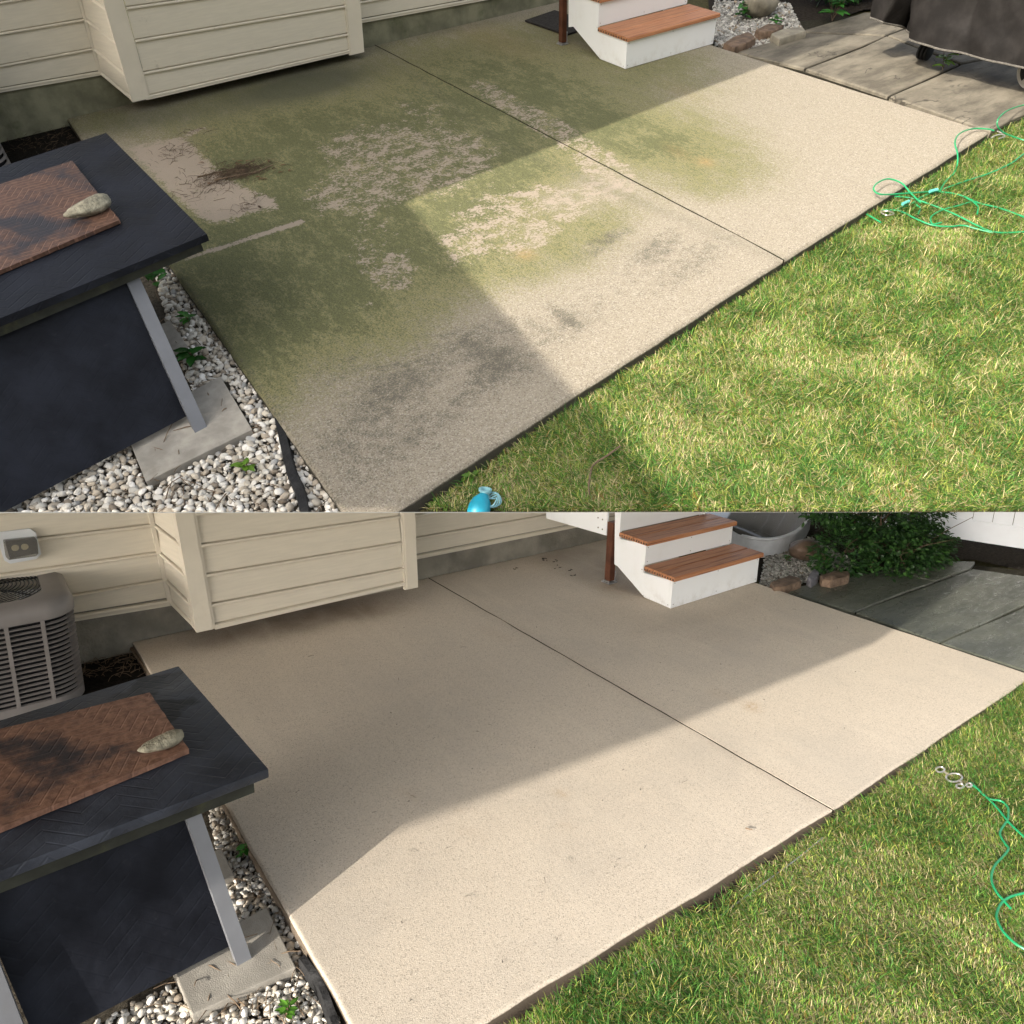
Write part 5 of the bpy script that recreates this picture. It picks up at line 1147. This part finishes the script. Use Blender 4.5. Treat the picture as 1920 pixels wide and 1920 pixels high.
# grey wire along the slab edge
mb = MB(); pth = [(1190, 1832), (1240, 1800), (1330, 1738), (1420, 1671), (1500, 1612), (1545, 1575)]; P3 = spline([LOW.z(a - 3, b - 4, LAWN_LOW + .010) for a, b in pth], 6); mb.tube(P3, .0025, 6)
solo(LOW, 'edge_wire', mb, MAT['wire'], P3[0], 'thin grey wire lying along the edge of the washed slab', 'wire')

# turquoise bottle in the grass, twigs
c = UP.z(905, 942, LAWN_Z); T = thing(UP, 'bottle', 'turquoise plastic bottle with open neck lying in shaded grass', 'bottle', c); sc = .085
ax1 = UP.z(915, 915, LAWN_Z) - UP.z(898, 950, LAWN_Z); ax1[2] = .04; ax1 /= np.linalg.norm(ax1); b0 = UP.z(901, 946, LAWN_Z + .05)
mb = MB(); mb.lathe(b0 - ax1 * .075, ax1, [(.012, .0), (.034, .008), (.046, .03), (.048, .06), (.040, .092), (.026, .112), (.020, .122)], 28); part(T, 'body', mb, MAT['teal'])
nk = b0 + ax1 * .085; na = ax1 * .5 + V(0, 0, .8); na /= np.linalg.norm(na); mb = MB(); mb.lathe(nk - na * .03 - ax1 * .02, na, [(.019, 0), (.020, .026), (.028, .03), (.028, .04), (.019, .04), (.017, .02)], 24); part(T, 'neck', mb, MAT['teal_light'])
mb = MB()
for k in range(4):
    cc = UP.z(921, 939, LAWN_Z + .04 + .008 * k); rr = .045 - .006 * k; mb.tube([cc + V(rr * math.cos(a), rr * math.sin(a) * .8, .012 * math.sin(a * 2 + k)) for a in np.linspace(0, 6.283, 20, endpoint=False)], .003, 5, closed=True)
part(T, 'cord', mb, MAT['teal_light'])
def twig(Y, pth, z, r, label):
    P3 = spline([Y.z(*q, z) for q in pth], 6); mb = MB(); mb.tube(P3, np.linspace(r, r * .6, len(P3)), 6); solo(Y, 'twig', mb, MAT['twig'], P3[0], label, 'twig')
twig(UP, [(1163, 836), (1140, 853), (1113, 871), (1107, 890), (1104, 910), (1105, 928)], LAWN_Z + .06, .005, 'bent brown twig standing in the grass at the shadow edge')
twig(UP, [(370, 332), (400, 325), (440, 316), (478, 300)], .006, .005, 'longest dry stem crossing the pale patch on stained patio')
twig(UP, [(402, 338), (440, 330), (480, 322), (512, 309)], .010, .006, 'dark dry stem in the leaf litter on stained patio')
twig(LOW, [(245, 1213), (258, 1232), (276, 1258)], -.04, .012, 'brown wooden stake along the slab beside the air conditioner')
twig(LOW, [(1398, 1553), (1411, 1556)], LAWN_LOW + .03, .003, 'short dry stalk on the lower lawn beside the slab')

# leaf litter on the stained slab
mb = MB(); items = []
lit = [(c_, s_) for c_, s_, n_ in (((448, 325), (46, 11), 420), ((420, 335), (60, 24), 160), ((330, 285), (50, 16), 60), ((470, 385), (30, 10), 30), ((380, 350), (50, 30), 50), ((365, 250), (26, 5), 20)) for _ in range(n_)]
for c_, s_ in lit:
    q = rng.normal(0, 1, 2) * V(*s_) * .6; a = UP.z(c_[0] + q[0], c_[1] + q[1] - .22 * q[0], .004 + abs(rng.normal(0, .004))); an = rng.normal(1.2, .8); l = rng.uniform(.02, .11); e = a + V(math.cos(an) * l, math.sin(an) * l, rng.uniform(-.002, .008)); mb.tube([a, lerp(a, e, .5) + V(rng.normal(0, .008), rng.normal(0, .008), .003), e], rng.uniform(.0006, .0016), 4)
solo(UP, 'leaf_litter', mb, MAT['bark'], UP.z(430, 330, 0), 'dry stems and plant litter scattered on the stained slab', kind='stuff', smooth=0)
items = []
for at in ((461, 303), (545, 318), (484, 386), (322, 158)) + tuple((rng.uniform(380, 540), rng.uniform(300, 345)) for _ in range(14)):
    an = rng.uniform(0, 6.3); items.append((UP.z(*at, .008), (math.cos(an), math.sin(an), .15), (0, 0, 1), rng.uniform(.025, .055), .02, V(.11, .06, .03) * rng.uniform(.5, 1.6)))
b0 = UP.z(450, 320, 0); o = leaf_mesh('dead_leaves', items, MAT['leaf'], None, UP, b0); o.matrix_world = UP.W @ Matrix.Translation(Vector(b0)); tag(o, kind='stuff', label='curled brown dead leaves scattered on the stained slab')
# clippings and grit on the washed slab, leaves under the deck
mb = MB()
for k in range(90):
    a = LOW.z(rng.uniform(520, 1800), rng.uniform(1120, 1880), .003)
    if a[1] < -3.0 or a[0] < -1.8 or a[0] > 1.95 or a[1] > -.3: continue
    an = rng.uniform(0, 6.3); l = rng.uniform(.008, .035) if k % 3 else rng.uniform(.004, .010); e = a + V(math.cos(an) * l, math.sin(an) * l, .002); mb.tube([a, lerp(a, e, .5) + V(0, 0, .002), e], .0007 if k % 3 else .0013, 4)
for at in ((1024, 1050), (1040, 1052), (1015, 1048), (1047, 1063), (1068, 1070), (1075, 1078), (967, 1065)):
    for _ in range(3):
        a = LOW.z(at[0] + rng.normal(0, 4), at[1] + rng.normal(0, 1.5), .003); an = rng.uniform(0, 6.3); mb.tube([a, a + V(math.cos(an) * .02, math.sin(an) * .02, .003)], .0022, 4)
solo(LOW, 'grass_clippings', mb, MAT['mat'], LOW.z(1000, 1400, 0), 'dark clippings and grit scattered on the washed slab', kind='stuff', smooth=0)
# mulch shreds by the air conditioners
for Y, bx, lab in ((UP, (0, 140, 225, 290), 'straw shreds on the dark mulch by the stained slab'), (LOW, (150, 262, 1215, 1270), 'straw shreds on the dark mulch by the washed slab')):
    mb = MB()
    for k in range(150):
        a = Y.z(rng.uniform(*bx[:2]), rng.uniform(*bx[2:]), -.06); an = rng.uniform(0, 6.3); l = rng.uniform(.02, .08); e = a + V(math.cos(an) * l, math.sin(an) * l, rng.uniform(0, .02)); mb.tube([a, lerp(a, e, .5) + V(0, 0, .006), e], .0015, 4)
    solo(Y, 'mulch_shreds', mb, MAT['twig'] if Y is LOW else MAT['bark'], Y.z(bx[0], bx[2], -.06), lab, kind='stuff', smooth=0)

# lawns, last
pu = lambda l, Y: [Y.z(*q, LAWN_Z)[:2] for q in l]
PCu, P2u, P5u = GU['PC'], GU['P2'], GU['P5']
polyU = [PCu + V(0, -.03), P2u + V(0, -.012), P5u + V(0, -.012)] + pu([(1895, 231), (1945, 209), (2060, 154), (2200, 90)], UP) + [V(8.4, -5), V(8.4, -9.9), V(PCu[0] - .1, -9.9)]
def thinU(px): return np.clip(blobs(px, [(1290, 645, 60, 14, -32, .75), (960, 890, 60, 18, 0, .55), (1385, 550, 60, 25, -25, .3), (1560, 560, 60, 20, 0, .35)]), 0, 1)
tu = UP.z(1630, 396, LAWN_Z)
grass(UP, 'grass', polyU, LAWN_Z, 50000, .066, .0036, thinU, 'sunlit mixed green and straw grass of the upper lawn', extra=[(tu[0], tu[1] - .03, .07, 420)] + [(*(lerp(PCu, P2u, q_) + V(rng.normal(0, .02), -.03)), .035, int(rng.uniform(8, 60))) for q_ in rng.uniform(.0, 1, 34)] + [(*(lerp(P2u, P5u, q_) + V(rng.normal(0, .02), -.03)), .035, int(rng.uniform(8, 60))) for q_ in rng.uniform(0, 1, 22)])
PCl, P2l, P5l = GLo['PC'], GLo['P2'], GLo['P5']
LLZ = LAWN_LOW
polyL = [PCl + V(0, -.05), P2l + V(0, -.03), P5l + V(0, -.012)] + pu([(2050, 1211), (2200, 1125)], LOW) + [V(9, -4), V(9, -8), V(PCl[0] - .1, -8)]
def thinL(px): return np.maximum(blobs(px, [(1345, 1690, 70, 18, -35, .97), (1440, 1615, 60, 12, -38, .9), (1180, 1850, 60, 14, -35, .6), (1500, 1575, 40, 10, -35, .7)]), 0)
tl = LOW.z(1742, 1432, LAWN_LOW)
sheet(LOW, 'lawn', polyL, LAWN_LOW, MAT['soil'])
grass(LOW, 'grass', polyL, LAWN_LOW, 80000, .038, .0023, thinL, 'green grass of the lower lawn beside the washed slab', extra=[(tl[0], tl[1], .04, 420)] + [(*(lerp(PCl, P2l, q_) + V(rng.normal(0, .015), -.03)), .022, int(rng.uniform(4, 16))) for q_ in rng.uniform(.0, 1, 22)] + [(*(lerp(P2l, P5l, q_) + V(rng.normal(0, .015), -.02)), .02, int(rng.uniform(4, 16))) for q_ in rng.uniform(0, 1, 14)], gain=1.3)
